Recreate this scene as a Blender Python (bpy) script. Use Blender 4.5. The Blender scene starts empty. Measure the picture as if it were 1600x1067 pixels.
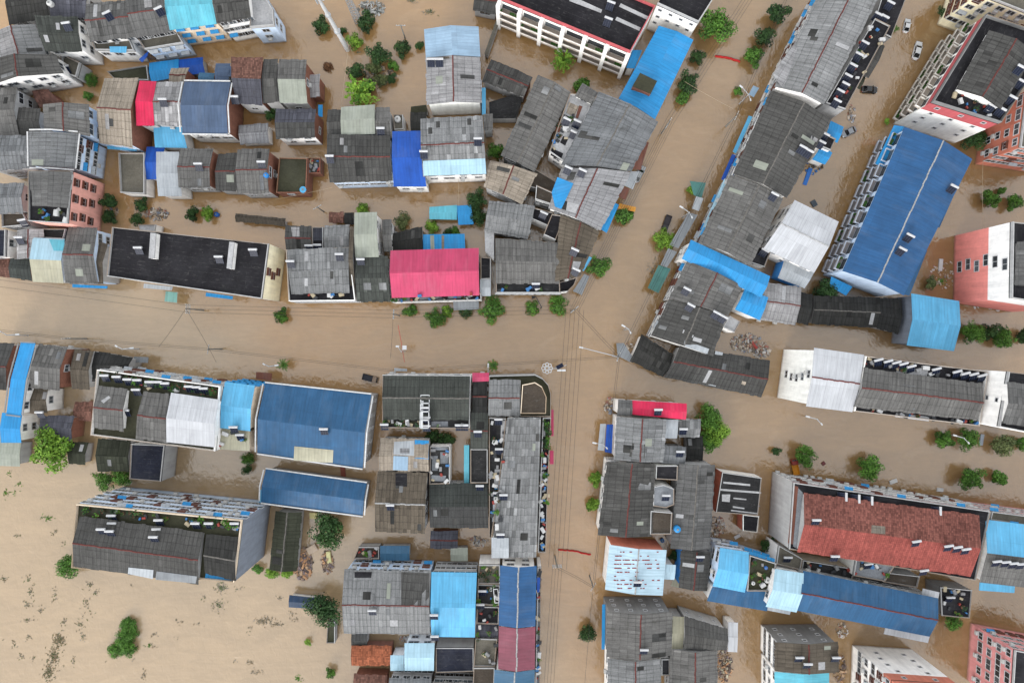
import bpy, math, random
from mathutils import Vector, Matrix
random.seed(7)
R = math.radians
# ------------------------------------------------------------------ camera, sky, sun, exposure
S = 0.16                       # metres per photograph pixel on the water surface
H = 1600 * S * 24 / 36         # flying height of the drone over the water
scn = bpy.context.scene
COL = scn.collection
cam = bpy.data.cameras.new("drone_camera")
cam.lens = 24; cam.sensor_width = 36; cam.clip_start = 1; cam.clip_end = 3000
cam_o = bpy.data.objects.new("drone_camera", cam); COL.objects.link(cam_o)
cam_o.location = (0, 0, H)
scn.camera = cam_o
SUN_EL, SUN_AZ = R(24), R(205)
w = bpy.data.worlds.new("World"); scn.world = w; w.use_nodes = True
nt = w.node_tree; nt.nodes.clear()
sky = nt.nodes.new("ShaderNodeTexSky"); sky.sky_type = 'NISHITA'; sky.sun_disc = False
sky.sun_elevation = SUN_EL; sky.sun_rotation = SUN_AZ; sky.air_density = 1.0; sky.dust_density = 4.0; sky.ozone_density = 1.0
hs = nt.nodes.new("ShaderNodeHueSaturation"); hs.inputs["Saturation"].default_value = 0.16
bg = nt.nodes.new("ShaderNodeBackground"); bg.inputs["Strength"].default_value = 0.15
ow = nt.nodes.new("ShaderNodeOutputWorld")
cl = nt.nodes.new("ShaderNodeMix"); cl.data_type = 'RGBA'; cl.inputs[0].default_value = 0.72; cl.inputs[7].default_value = (4.6, 4.75, 4.9, 1)   # even cloud cover over the sky
nt.links.new(sky.outputs[0], hs.inputs["Color"]); nt.links.new(hs.outputs[0], cl.inputs[6]); nt.links.new(cl.outputs[2], bg.inputs["Color"]); nt.links.new(bg.outputs[0], ow.inputs["Surface"])
sl = bpy.data.lights.new("sun", 'SUN'); sl.energy = 0.5; sl.angle = R(24); sl.color = (1, 0.965, 0.91)
so = bpy.data.objects.new("sun", sl); COL.objects.link(so)
so.rotation_euler = (R(90) - SUN_EL, 0, math.pi - SUN_AZ)
so.location = (0, 0, 250)
scn.view_settings.view_transform = 'Standard'; scn.view_settings.look = 'None'
scn.view_settings.exposure = 1.34; scn.view_settings.gamma = 1.0
scn.cycles.max_bounces = 5; scn.cycles.diffuse_bounces = 3; scn.cycles.glossy_bounces = 2

def P(px, py, z=0.0):
    k = S * (H - z) / H
    return Vector(((px - 800) * k, (533.5 - py) * k, z))
def lin(c):
    c /= 255.0
    return c / 12.92 if c <= 0.04045 else ((c + 0.055) / 1.055) ** 2.4
def C(rgb, f=0.625):
    return (lin(rgb[0]) * f, lin(rgb[1]) * f, lin(rgb[2]) * f, 1)
# ------------------------------------------------------------------ materials
class NT:
    def __init__(s, name):
        s.m = bpy.data.materials.new(name); s.m.use_nodes = True
        s.t = s.m.node_tree; s.b = s.t.nodes["Principled BSDF"]
    def n(s, typ, ins=None, **kw):
        q = s.t.nodes.new(typ)
        for k, v in kw.items(): setattr(q, k, v)
        for k, v in (ins or {}).items():
            if isinstance(v, bpy.types.NodeSocket): s.t.links.new(v, q.inputs[k])
            else: q.inputs[k].default_value = v
        return q
    def mul(s, a, b, fac=1.0):
        q = s.t.nodes.new("ShaderNodeMix"); q.data_type = 'RGBA'; q.blend_type = 'MULTIPLY'; q.inputs[0].default_value = fac
        s.put(a, q.inputs[6]); s.put(b, q.inputs[7]); return q.outputs[2]
    def mix(s, f, a, b):
        q = s.t.nodes.new("ShaderNodeMix"); q.data_type = 'RGBA'
        s.put(f, q.inputs[0]); s.put(a, q.inputs[6]); s.put(b, q.inputs[7]); return q.outputs[2]
    def put(s, a, i):
        if isinstance(a, bpy.types.NodeSocket): s.t.links.new(a, i)
        else: i.default_value = a
    def ramp(s, f, stops, const=False):
        q = s.t.nodes.new("ShaderNodeValToRGB"); s.put(f, q.inputs[0]); cr = q.color_ramp
        if const: cr.interpolation = 'CONSTANT'
        while len(cr.elements) < len(stops): cr.elements.new(0.5)
        for e, (p, v) in zip(cr.elements, stops):
            e.position = p; e.color = (v, v, v, 1) if isinstance(v, (int, float)) else v
        return q.outputs[0]
    def math(s, op, a, b=0.0):
        q = s.t.nodes.new("ShaderNodeMath"); q.operation = op; s.put(a, q.inputs[0]); s.put(b, q.inputs[1]); return q.outputs[0]
    def noise(s, vec, scale, detail=3, rough=0.55, dist=0.0):
        q = s.n("ShaderNodeTexNoise", {"Vector": vec, "Scale": scale, "Detail": detail, "Roughness": rough, "Distortion": dist}); return q.outputs["Fac"]
    def mapv(s, vec, sc=(1, 1, 1), loc=(0, 0, 0)):
        return s.n("ShaderNodeMapping", {"Vector": vec, "Scale": sc, "Location": loc}).outputs[0]
    def fin(s, col, rough=0.8, spec=0.2, bump=None, bs=0.3, bd=0.1):
        s.put(col, s.b.inputs["Base Color"]); s.put(rough, s.b.inputs["Roughness"]); s.b.inputs["Specular IOR Level"].default_value = spec
        if bump is not None:
            q = s.n("ShaderNodeBump", {"Height": bump, "Strength": bs, "Distance": bd}); s.t.links.new(q.outputs[0], s.b.inputs["Normal"])
        return s.m
MATS = {}
TILE = dict(light=(140, 139, 136), mid=(117, 114, 109), dark=(88, 86, 82), vdark=(62, 61, 58), brown=(104, 96, 86), green=(80, 82, 76), white=(172, 168, 164),
            slate=(92, 91, 97), red=(172, 92, 84), dred=(150, 96, 86), rbrown=(126, 92, 82), pale=(160, 150, 138), orange=(160, 96, 70), moss=(66, 68, 55))
METAL = dict(icewhite=(194, 223, 239), blue2=(46, 98, 150), steel=(48, 100, 144), slateb=(84, 104, 134), bright=(48, 158, 226), deep=(34, 94, 196), cyan=(112, 206, 228), lblue=(104, 190, 236),
             paleb=(164, 194, 220), pink=(212, 74, 114), hot=(228, 40, 88), white=(212, 214, 219), cream=(194, 190, 166), pgreen=(172, 177, 164), maroon=(150, 84, 100),
             teal=(84, 136, 130), rust=(132, 82, 66), grey=(150, 155, 160), mint=(150, 205, 195), orange=(226, 158, 60), navy=(40, 66, 98), yellow=(230, 170, 40), lgrey=(196, 202, 208), red=(200, 40, 45), bluegrey=(72, 118, 152), paleice=(186, 224, 242))
FLAT = dict(tar=(40, 39, 43), conc=(122, 117, 106), white=(200, 200, 202), dark=(50, 50, 51), brown=(88, 79, 70), lgrey=(150, 154, 160), blue=(44, 47, 60), mossy=(74, 74, 58))
WALL = dict(salmon=(202, 124, 116), white=(216, 214, 211), grey=(150, 150, 150), dgrey=(112, 112, 112), cream=(222, 208, 180), pink=(210, 154, 142), brick=(116, 78, 65), lblue=(178, 194, 214), red=(158, 78, 82),
            rose=(186, 126, 126), orange=(172, 106, 88), beige=(196, 180, 160), ivory=(232, 226, 212), blue=(60, 130, 200), slate=(112, 118, 128))
def mat(code):
    if code in MATS: return MATS[code]
    k, c = code.split(':'); q = NT(code.replace(':', '_'))
    uv = q.n("ShaderNodeTexCoord").outputs["UV"]
    if k == 't':
        rgb = TILE[c]; rgb = (rgb[0] * .975, rgb[1] * .995, rgb[2] * 1.035) if c not in ('red', 'dred', 'rbrown', 'orange', 'pale', 'brown') else rgb; fine = c in ('red', 'dred', 'rbrown', 'orange')
        bw, rh = (0.42, 0.5) if fine else (0.92, 1.72)
        base = C(rgb)
        wob = q.n("ShaderNodeTexNoise", {"Vector": uv, "Scale": 0.7, "Detail": 2.0}).outputs["Color"]
        wv2 = q.n("ShaderNodeVectorMath", {0: wob, 1: (0.5, 0.5, 0.5)}, operation='SUBTRACT').outputs[0]
        uvw = q.n("ShaderNodeVectorMath", {0: q.n("ShaderNodeVectorMath", {0: wv2, 1: (0.08, 0.16, 0)}, operation='MULTIPLY').outputs[0], 1: uv}, operation='ADD').outputs[0]
        def cell(vec, w_, h_):
            sn = q.n("ShaderNodeVectorMath", {0: vec, 1: (w_, h_, 1)}, operation='DIVIDE').outputs[0]
            return q.n("ShaderNodeTexWhiteNoise", {"Vector": q.n("ShaderNodeVectorMath", {0: sn}, operation='FLOOR').outputs[0]}, noise_dimensions='2D').outputs["Value"], q.n("ShaderNodeVectorMath", {0: sn}, operation='FRACTION').outputs[0]
        wn, fr = cell(uvw, bw, rh)
        fx = q.n("ShaderNodeSeparateXYZ", {0: fr}).outputs
        lx = q.ramp(fx[0], [(0.0, 0.52), (0.12, 0.86), (0.2, 1.0), (0.85, 1.06), (1.0, 0.74)]); ly = q.ramp(fx[1], [(0.0, 0.5), (0.06, 0.78), (0.12, 1.0), (0.93, 1.06), (1.0, 0.85)])
        if fine: oddf = q.ramp(wn, [(0, 0.84), (0.5, 1.0), (1.0, 1.14)] if c == 'red' else [(0, 0.66), (0.5, 1.0), (1.0, 1.3)])
        else: oddf = q.ramp(wn, [(0, 0.58), (0.05, 0.84), (0.3, 0.96), (0.62, 1.05), (0.88, 1.18), (0.965, 1.6)], True)
        big = q.ramp(q.noise(uv, 0.11, 4, 0.6), [(0.28, 0.74), (0.72, 1.2)])
        fine_n = q.ramp(q.noise(uv, 2.6, 3, 0.7), [(0.25, 0.8), (0.75, 1.18)])
        st = q.ramp(q.noise(q.mapv(uv, (1.9, 0.14, 1)), 1.0, 3, 0.6), [(0.3, 0.76), (0.7, 1.18)])
        lines = q.mul(lx, ly, 1.0)
        lmask = q.ramp(q.noise(uv, 0.25, 3, 0.6), [(0.35, 0.35), (0.6, 1.0)])
        lines = q.mix(lmask, (1, 1, 1, 1), lines)
        col = q.mul(q.mul(q.mul(q.mul(base, lines), big), fine_n), st)
        oi = q.n("ShaderNodeObjectInfo").outputs["Random"]
        odda = q.mix(q.ramp(q.math('FRACT', q.math('MULTIPLY', oi, 7.31)), [(0.0, 0.12), (0.45, 0.35), (1.0, 1.0)]), (1, 1, 1, 1), oddf) if not fine else oddf
        col = q.mul(q.mul(col, odda), q.ramp(oi, [(0, (0.86, 0.87, 0.88, 1)), (0.5, (1.0, 0.985, 0.96, 1)), (1, (1.14, 1.12, 1.09, 1))]))
        moss = q.ramp(q.noise(uv, 0.35, 5, 0.7), [(0.58, 0.0), (0.74, 0.5)])
        col = q.mix(moss, col, C((70, 68, 60)) if not fine else C((80, 56, 50)))
        wv = q.n("ShaderNodeTexWave", {"Vector": uv, "Scale": 1.7}, wave_type='BANDS', bands_direction='X').outputs["Fac"]
        m = q.fin(col, 0.9, 0.15, wv, 0.35, 0.05)
    elif k == 'm':
        base = C(METAL[c])
        u = q.n("ShaderNodeSeparateXYZ", {0: uv}).outputs[0]
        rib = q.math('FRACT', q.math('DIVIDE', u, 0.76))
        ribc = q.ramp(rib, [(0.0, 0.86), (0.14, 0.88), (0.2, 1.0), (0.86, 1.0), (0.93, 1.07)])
        sheet = q.n("ShaderNodeTexBrick", {"Vector": uv, "Color1": (.94, .94, .94, 1), "Color2": (1.05, 1.05, 1.05, 1), "Mortar": (.8, .8, .8, 1), "Scale": 1.0, "Mortar Size": 0.03, "Brick Width": 3.04, "Row Height": 5.8}, offset=0.0).outputs["Color"]
        dirt = q.ramp(q.noise(uv, 0.22, 6, 0.7), [(0.28, 0.86 if c in ('white', 'paleice', 'icewhite', 'lblue', 'pink', 'bright') else 0.74), (0.72, 1.1)])
        st = q.ramp(q.noise(q.mapv(uv, (1.3, 0.12, 1)), 1.2, 3, 0.6), [(0.3, 0.84), (0.7, 1.08)])
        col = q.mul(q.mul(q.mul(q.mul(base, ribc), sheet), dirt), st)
        spot = q.ramp(q.noise(uv, 1.4, 4, 0.6), [(0.70, 0.0), (0.78, 0.45)])
        col = q.mix(spot, col, C((110, 100, 90)))
        fade = q.ramp(q.noise(q.mapv(uv, (0.34, 0.1, 1)), 1.0, 4, 0.6), [(0.5, 0.0), (0.75, 0.1)])
        col = q.mix(fade, col, C((176, 182, 188)))
        m = q.fin(col, q.ramp(q.noise(uv, 0.4, 3, 0.6), [(0.3, 0.4), (0.7, 0.62)]), 0.25, ribc, 0.4, 0.05)
    elif k == 'f':
        base = C(FLAT[c]); hi = 1.5 if c in ('tar', 'dark', 'blue') else 1.12
        a = q.ramp(q.noise(uv, 0.22, 6, 0.68), [(0.3, 0.62), (0.75, hi)])
        bnn = q.ramp(q.noise(uv, 2.2, 4, 0.7), [(0.3, 0.8), (0.7, 1.2)])
        col = q.mul(q.mul(base, a), bnn)
        if c in ('tar', 'dark', 'blue', 'brown', 'conc'):
            seam = q.n("ShaderNodeTexBrick", {"Vector": uv, "Color1": (0, 0, 0, 1), "Color2": (0, 0, 0, 1), "Mortar": (1, 1, 1, 1), "Scale": 1.0, "Mortar Size": 0.035, "Brick Width": 9.0, "Row Height": 1.05}).outputs["Color"]
            ck = q.math('MULTIPLY', q.math('MULTIPLY', seam, 1.0), q.ramp(q.noise(uv, 0.6, 5, 0.75), [(0.46, 0.0), (0.7, 0.3)]))
            col = q.mix(ck, col, C((150, 148, 146)))
            scuff = q.ramp(q.noise(q.mapv(uv, (0.5, 1.4, 1)), 0.9, 6, 0.75), [(0.58, 0.0), (0.74, 0.5)])
            col = q.mix(scuff, col, C((140, 138, 136)))
            sp = q.ramp(q.noise(uv, 3.3, 2, 0.6), [(0.70, 0.0), (0.76, 0.55)])
            col = q.mix(sp, col, C((150, 148, 144)))
        pud = q.ramp(q.noise(uv, 0.16, 3, 0.5), [(0.5, 0.85), (0.6, 0.35)])
        m = q.fin(col, pud, 0.14)
    elif k == 'w':
        base = [min(0.86, x) for x in C(WALL[c], 1.25)[:3]] + [1]
        st = q.ramp(q.noise(q.mapv(uv, (0.9, 0.09, 1)), 1.0, 4, 0.65), [(0.3, 0.82), (0.65, 1.05)])
        fn = q.ramp(q.noise(uv, 0.5, 5, 0.7), [(0.3, 0.88), (0.7, 1.07)])
        col = q.mul(q.mul(base, st), fn)
        if c == 'brick':
            bk = q.n("ShaderNodeTexBrick", {"Vector": uv, "Color1": (.8, .8, .8, 1), "Color2": (1.2, 1.15, 1.1, 1), "Mortar": (1.0, 1.05, 1.05, 1), "Scale": 1.0, "Mortar Size": 0.02, "Brick Width": 0.5, "Row Height": 0.16}).outputs["Color"]
            col = q.mul(col, bk)
        zz = q.n("ShaderNodeSeparateXYZ", {0: uv}).outputs[1]
        mud = q.ramp(q.math('ADD', q.math('MULTIPLY', zz, 0.5), q.math('MULTIPLY', q.noise(uv, 0.7, 3), 0.5)), [(0.35, 0.75), (0.75, 0.0)])
        col = q.mix(mud, col, (0.17, 0.11, 0.062, 1))
        m = q.fin(col, 0.85, 0.2)
    else:
        m = None
    MATS[code] = m
    return m
def plain(name, rgb, rough=0.6, spec=0.3, nz=0.25, metal=0.0):
    if name in MATS: return MATS[name]
    q = NT(name); g = q.n("ShaderNodeTexCoord").outputs["Object"]
    col = q.mul(C(rgb), q.ramp(q.noise(g, 1.7, 4, 0.65), [(0.3, 1 - nz), (0.7, 1 + nz * 0.5)]))
    q.b.inputs["Metallic"].default_value = metal
    MATS[name] = q.fin(col, rough, spec); return MATS[name]
def glass():
    if "window_glass" in MATS: return MATS["window_glass"]
    q = NT("window_glass"); oi = q.n("ShaderNodeObjectInfo").outputs["Random"]
    col = q.ramp(oi, [(0, (0.012, 0.014, 0.018, 1)), (0.6, (0.03, 0.036, 0.042, 1)), (1, (0.085, 0.10, 0.115, 1))])
    MATS["window_glass"] = q.fin(col, 0.12, 0.6); return q.m
# ------------------------------------------------------------------ mesh builder
class MB:
    def __init__(s): s.v = []; s.f = []; s.uv = []; s.mi = []
    def face(s, pts, m=0, uv=None):
        i = len(s.v); s.v += [tuple(p) for p in pts]; s.f.append(tuple(range(i, i + len(pts)))); s.mi.append(m)
        if uv is None:
            n = Vector((0, 0, 0)); q = [Vector(p) for p in pts]
            for a in range(len(q)):
                c, d = q[a], q[(a + 1) % len(q)]
                n += Vector(((c.y - d.y) * (c.z + d.z), (c.z - d.z) * (c.x + d.x), (c.x - d.x) * (c.y + d.y)))
            if n.length > 0: n.normalize()
            e = (q[1] - q[0]); e = e.normalized() if e.length > 1e-6 else Vector((1, 0, 0))
            if abs(n.z) < 0.7:
                hd = Vector((-n.y, n.x, 0)); hd = hd.normalized() if hd.length > 1e-6 else e
                uv = [(p.dot(hd), p.z) for p in q]
            else:
                f = n.cross(e); uv = [(p.dot(e), p.dot(f)) for p in q]
        s.uv += uv
    def box(s, c, size, rot=None, m=0):
        c = Vector(c); x, y, z = [k / 2 for k in size]; M = rot or Matrix.Identity(3)
        p = [c + M @ Vector((a * x, b * y, d * z)) for d in (-1, 1) for b in (-1, 1) for a in (-1, 1)]
        for f in ((0, 2, 3, 1), (4, 5, 7, 6), (0, 1, 5, 4), (2, 6, 7, 3), (0, 4, 6, 2), (1, 3, 7, 5)): s.face([p[i] for i in f], m)
    def prism(s, poly, z0, z1, m=0, top=True, bot=True, mt=None):
        n = len(poly)
        for i in range(n):
            a, b = poly[i], poly[(i + 1) % n]
            s.face([(a[0], a[1], z0), (b[0], b[1], z0), (b[0], b[1], z1), (a[0], a[1], z1)], m)
        if top: s.face([(a[0], a[1], z1) for a in poly], m if mt is None else mt)
        if bot: s.face([(a[0], a[1], z0) for a in reversed(poly)], m)
    def tube(s, a, b, r0, r1=None, n=8, m=0, caps=True):
        a, b = Vector(a), Vector(b); r1 = r0 if r1 is None else r1; d = (b - a).normalized()
        u = d.orthogonal().normalized(); v = d.cross(u)
        A = [a + (u * math.cos(t) + v * math.sin(t)) * r0 for t in [2 * math.pi * i / n for i in range(n)]]
        B = [b + (u * math.cos(t) + v * math.sin(t)) * r1 for t in [2 * math.pi * i / n for i in range(n)]]
        for i in range(n): j = (i + 1) % n; s.face([A[i], A[j], B[j], B[i]], m)
        if caps: s.face(A[::-1], m); s.face(B, m)
    def mesh(s, name, mats, loc=(0, 0, 0), merge=False, smooth=False):
        me = bpy.data.meshes.new(name)
        l = Vector(loc)
        me.from_pydata([tuple(Vector(v) - l) for v in s.v], [], s.f)
        for mm in mats: me.materials.append(mm)
        me.polygons.foreach_set("material_index", s.mi)
        if smooth: me.polygons.foreach_set("use_smooth", [True] * len(s.f))
        ul = me.uv_layers.new(name="UVMap")
        ul.data.foreach_set("uv", [c for t in s.uv for c in t])
        me.update()
        return me
    def obj(s, name, mats, parent=None, loc=(0, 0, 0), smooth=False):
        me = s.mesh(name, mats, loc, smooth=smooth)
        return link(name, me, parent, (0, 0, 0) if parent else loc)
def link(name, data, parent=None, loc=(0, 0, 0), rot=(0, 0, 0), scale=(1, 1, 1)):
    o = bpy.data.objects.new(name, data); COL.objects.link(o)
    o.location = loc; o.rotation_euler = rot; o.scale = scale
    if parent: o.parent = parent
    return o
def tag(o, label=None, cat=None, group=None, kind=None):
    if label: o["label"] = label
    if cat: o["category"] = cat
    if group: o["group"] = group
    if kind: o["kind"] = kind
    return o
def thing(name, label, cat, loc=(0, 0, 0), rz=0, group=None):
    return tag(link(name, None, None, loc, (0, 0, rz)), label, cat, group)
def copy_thing(src, loc, rz=None, scale=None, label=None, group=None):
    r = src.copy(); COL.objects.link(r); r.location = loc
    if rz is not None: r.rotation_euler = (0, 0, rz)
    if scale is not None: r.scale = scale
    if label: r["label"] = label
    if group: r["group"] = group
    for ch in KIDS.get(src.name, []):
        c = ch.copy(); COL.objects.link(c); c.parent = r
        KIDS.setdefault(r.name, []).append(c)
        for g in KIDS.get(ch.name, []):
            d = g.copy(); COL.objects.link(d); d.parent = c; KIDS.setdefault(c.name, []).append(d)
    return r
KIDS = {}
def kid(o):
    KIDS.setdefault(o.parent.name, []).append(o); return o
# ------------------------------------------------------------------ buildings
BLD = []
WINMESH = {}
def win_mesh(kind):
    if kind in WINMESH: return WINMESH[kind]
    fr = MB(); w_, h_ = (1.7, 1.5)
    if kind == 'wide': w_, h_ = 2.6, 1.6
    if kind == 'small': w_, h_ = 0.9, 0.9
    t = 0.12
    # local frame: x along wall, y outward, z up
    fr.box((0, 0.04, h_ / 2), (w_ + t, 0.12, t)); fr.box((0, 0.04, -h_ / 2), (w_ + t, 0.16, t))
    for sx in (-1, 1): fr.box((sx * w_ / 2, 0.04, 0), (t, 0.12, h_ - t))
    if kind != 'small': fr.box((0, 0.04, 0), (0.08, 0.10, h_ - t))
    fm = fr.mesh("window_frame", [plain("window_frame_white", (225, 226, 228))])
    pn = MB(); pn.box((0, 0.012, 0), (w_ - t, 0.02, h_ - t)); pm = pn.mesh("pane", [glass()])
    ex = None
    if kind in ('cage', 'awn', 'awnw', 'ac'):
        e = MB()
        if kind == 'cage':
            for i in range(7): e.box((-w_ / 2 + i * w_ / 6, 0.36, -0.05), (0.06, 0.06, h_ + 0.1))
            for k in (-1, 0, 1): e.box((0, 0.39, k * h_ / 2 - 0.05), (w_ + 0.1, 0.06, 0.08))
            e.box((0, 0.2, -h_ / 2 - 0.14), (w_ + 0.1, 0.36, 0.06)); e.box((0, 0.22, h_ / 2 + 0.14), (w_ + 0.2, 0.44, 0.05))
            ex = ("grille", e.mesh("grille", [plain("rusty_grille", (120, 74, 60))]))
        elif kind == 'ac':
            e.box((0.2, 0.32, -h_ / 2 - 0.5), (0.95, 0.45, 0.7)); e.tube((0.2, 0.56, -h_ / 2 - 0.5), (0.2, 0.53, -h_ / 2 - 0.5), 0.26, n=10)
            ex = ("air_conditioner", e.mesh("air_conditioner", [plain("ac_white", (222, 222, 220))]))
        else:
            a, b = (-w_ / 2 - 0.15), (w_ / 2 + 0.15); z0, z1 = h_ / 2 + 0.45, h_ / 2 + 0.1
            e.face([(a, 0.05, z0), (b, 0.05, z0), (b, .75, z1), (a, .75, z1)][::-1]); e.face([(a, 0.05, z0 - .05), (b, 0.05, z0 - .05), (b, 0.75, z1 - .05), (a, 0.75, z1 - .05)])
            e.face([(a, .75, z1), (b, .75, z1), (b, .75, z1 - 0.2), (a, .75, z1 - 0.2)][::-1])
            ex = ("window_canopy", e.mesh("window_canopy", [mat('m:bright') if kind == 'awn' else mat('m:lgrey')]))
    WINMESH[kind] = (fm, pm, ex)
    return WINMESH[kind]
def pip(x, y, poly):
    r = False; n = len(poly)
    for i in range(n):
        a, b = poly[i], poly[(i + 1) % n]
        if (a[1] > y) != (b[1] > y) and x < (b[0] - a[0]) * (y - a[1]) / (b[1] - a[1]) + a[0]: r = not r
    return r
def inset(poly, d):
    n = len(poly); out = []
    ar = sum(poly[i][0] * poly[(i + 1) % n][1] - poly[(i + 1) % n][0] * poly[i][1] for i in range(n))
    sg = 1 if ar > 0 else -1
    for i in range(n):
        p0, p1, p2 = Vector(poly[i - 1][:2]), Vector(poly[i][:2]), Vector(poly[(i + 1) % n][:2])
        e0 = (p1 - p0).normalized(); e1 = (p2 - p1).normalized()
        n0 = Vector((-e0.y, e0.x)) * sg; n1 = Vector((-e1.y, e1.x)) * sg
        bs = n0 + n1
        if bs.length < 0.05: out.append(p1 + n0 * d); continue
        bs.normalize(); k = d / max(0.35, bs.dot(n0)); out.append(p1 + bs * k)
    return out
def area(poly):
    n = len(poly); return sum(poly[i][0] * poly[(i + 1) % n][1] - poly[(i + 1) % n][0] * poly[i][1] for i in range(n)) / 2
def segs(spec, h):
    r = []; z = None
    for t in spec.split(','):
        if '@' in t: c, zz = t.split('@'); r.append((float(zz), c))
        else: r.append((99.0, t))
    return r
class Bld: pass
RIDGE = dict(red=(122, 70, 66), grey=(128, 124, 119), white=(190, 190, 190), orange=(170, 100, 76))
def roof_slope(mb, a, b, c, d, m, tile, rnd, over=0.25):
    """one pitch: a-b eave, d-c ridge; built as overlapping columns of sheets"""
    L = (b - a).length; W = ((d - a).length + (c - b).length) / 2
    n = max(1, round(L / 0.92)) if tile else max(1, round(L / 3.0))
    ou = rnd.uniform(0, 500); ov = rnd.uniform(0, 500)
    th = Vector((0, 0, -0.09))
    for i in range(n):
        t0, t1 = i / n, (i + 1) / n
        e0, e1 = a.lerp(b, t0), a.lerp(b, t1); r0, r1 = d.lerp(c, t0), d.lerp(c, t1)
        o = over + (rnd.uniform(-0.12, 0.16) if tile else 0)
        z = Vector((0, 0, rnd.uniform(-0.02, 0.03) if tile else 0))
        dv = ((e0 - r0).normalized() + (e1 - r1).normalized()) * 0.5
        e0 = e0 + dv * o + z; e1 = e1 + dv * o + z; r0 = r0 + z; r1 = r1 + z
        u0, u1 = ou + t0 * L, ou + t1 * L
        mb.face([e0, e1, r1, r0], m, [(u0, ov), (u1, ov), (u1, ov + W), (u0, ov + W)])
        mb.face([r0 + th, r1 + th, e1 + th, e0 + th], m, [(u0, ov + W), (u1, ov + W), (u1, ov), (u0, ov)])
        mb.face([e0 + th, e1 + th, e1, e0], m)
        mb.face([r1 + th, r0 + th, r0, r1], m)
        if i == 0: mb.face([r0 + th, e0 + th, e0, r0], m)
        if i == n - 1: mb.face([e1 + th, r1 + th, r1, e1], m)
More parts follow.
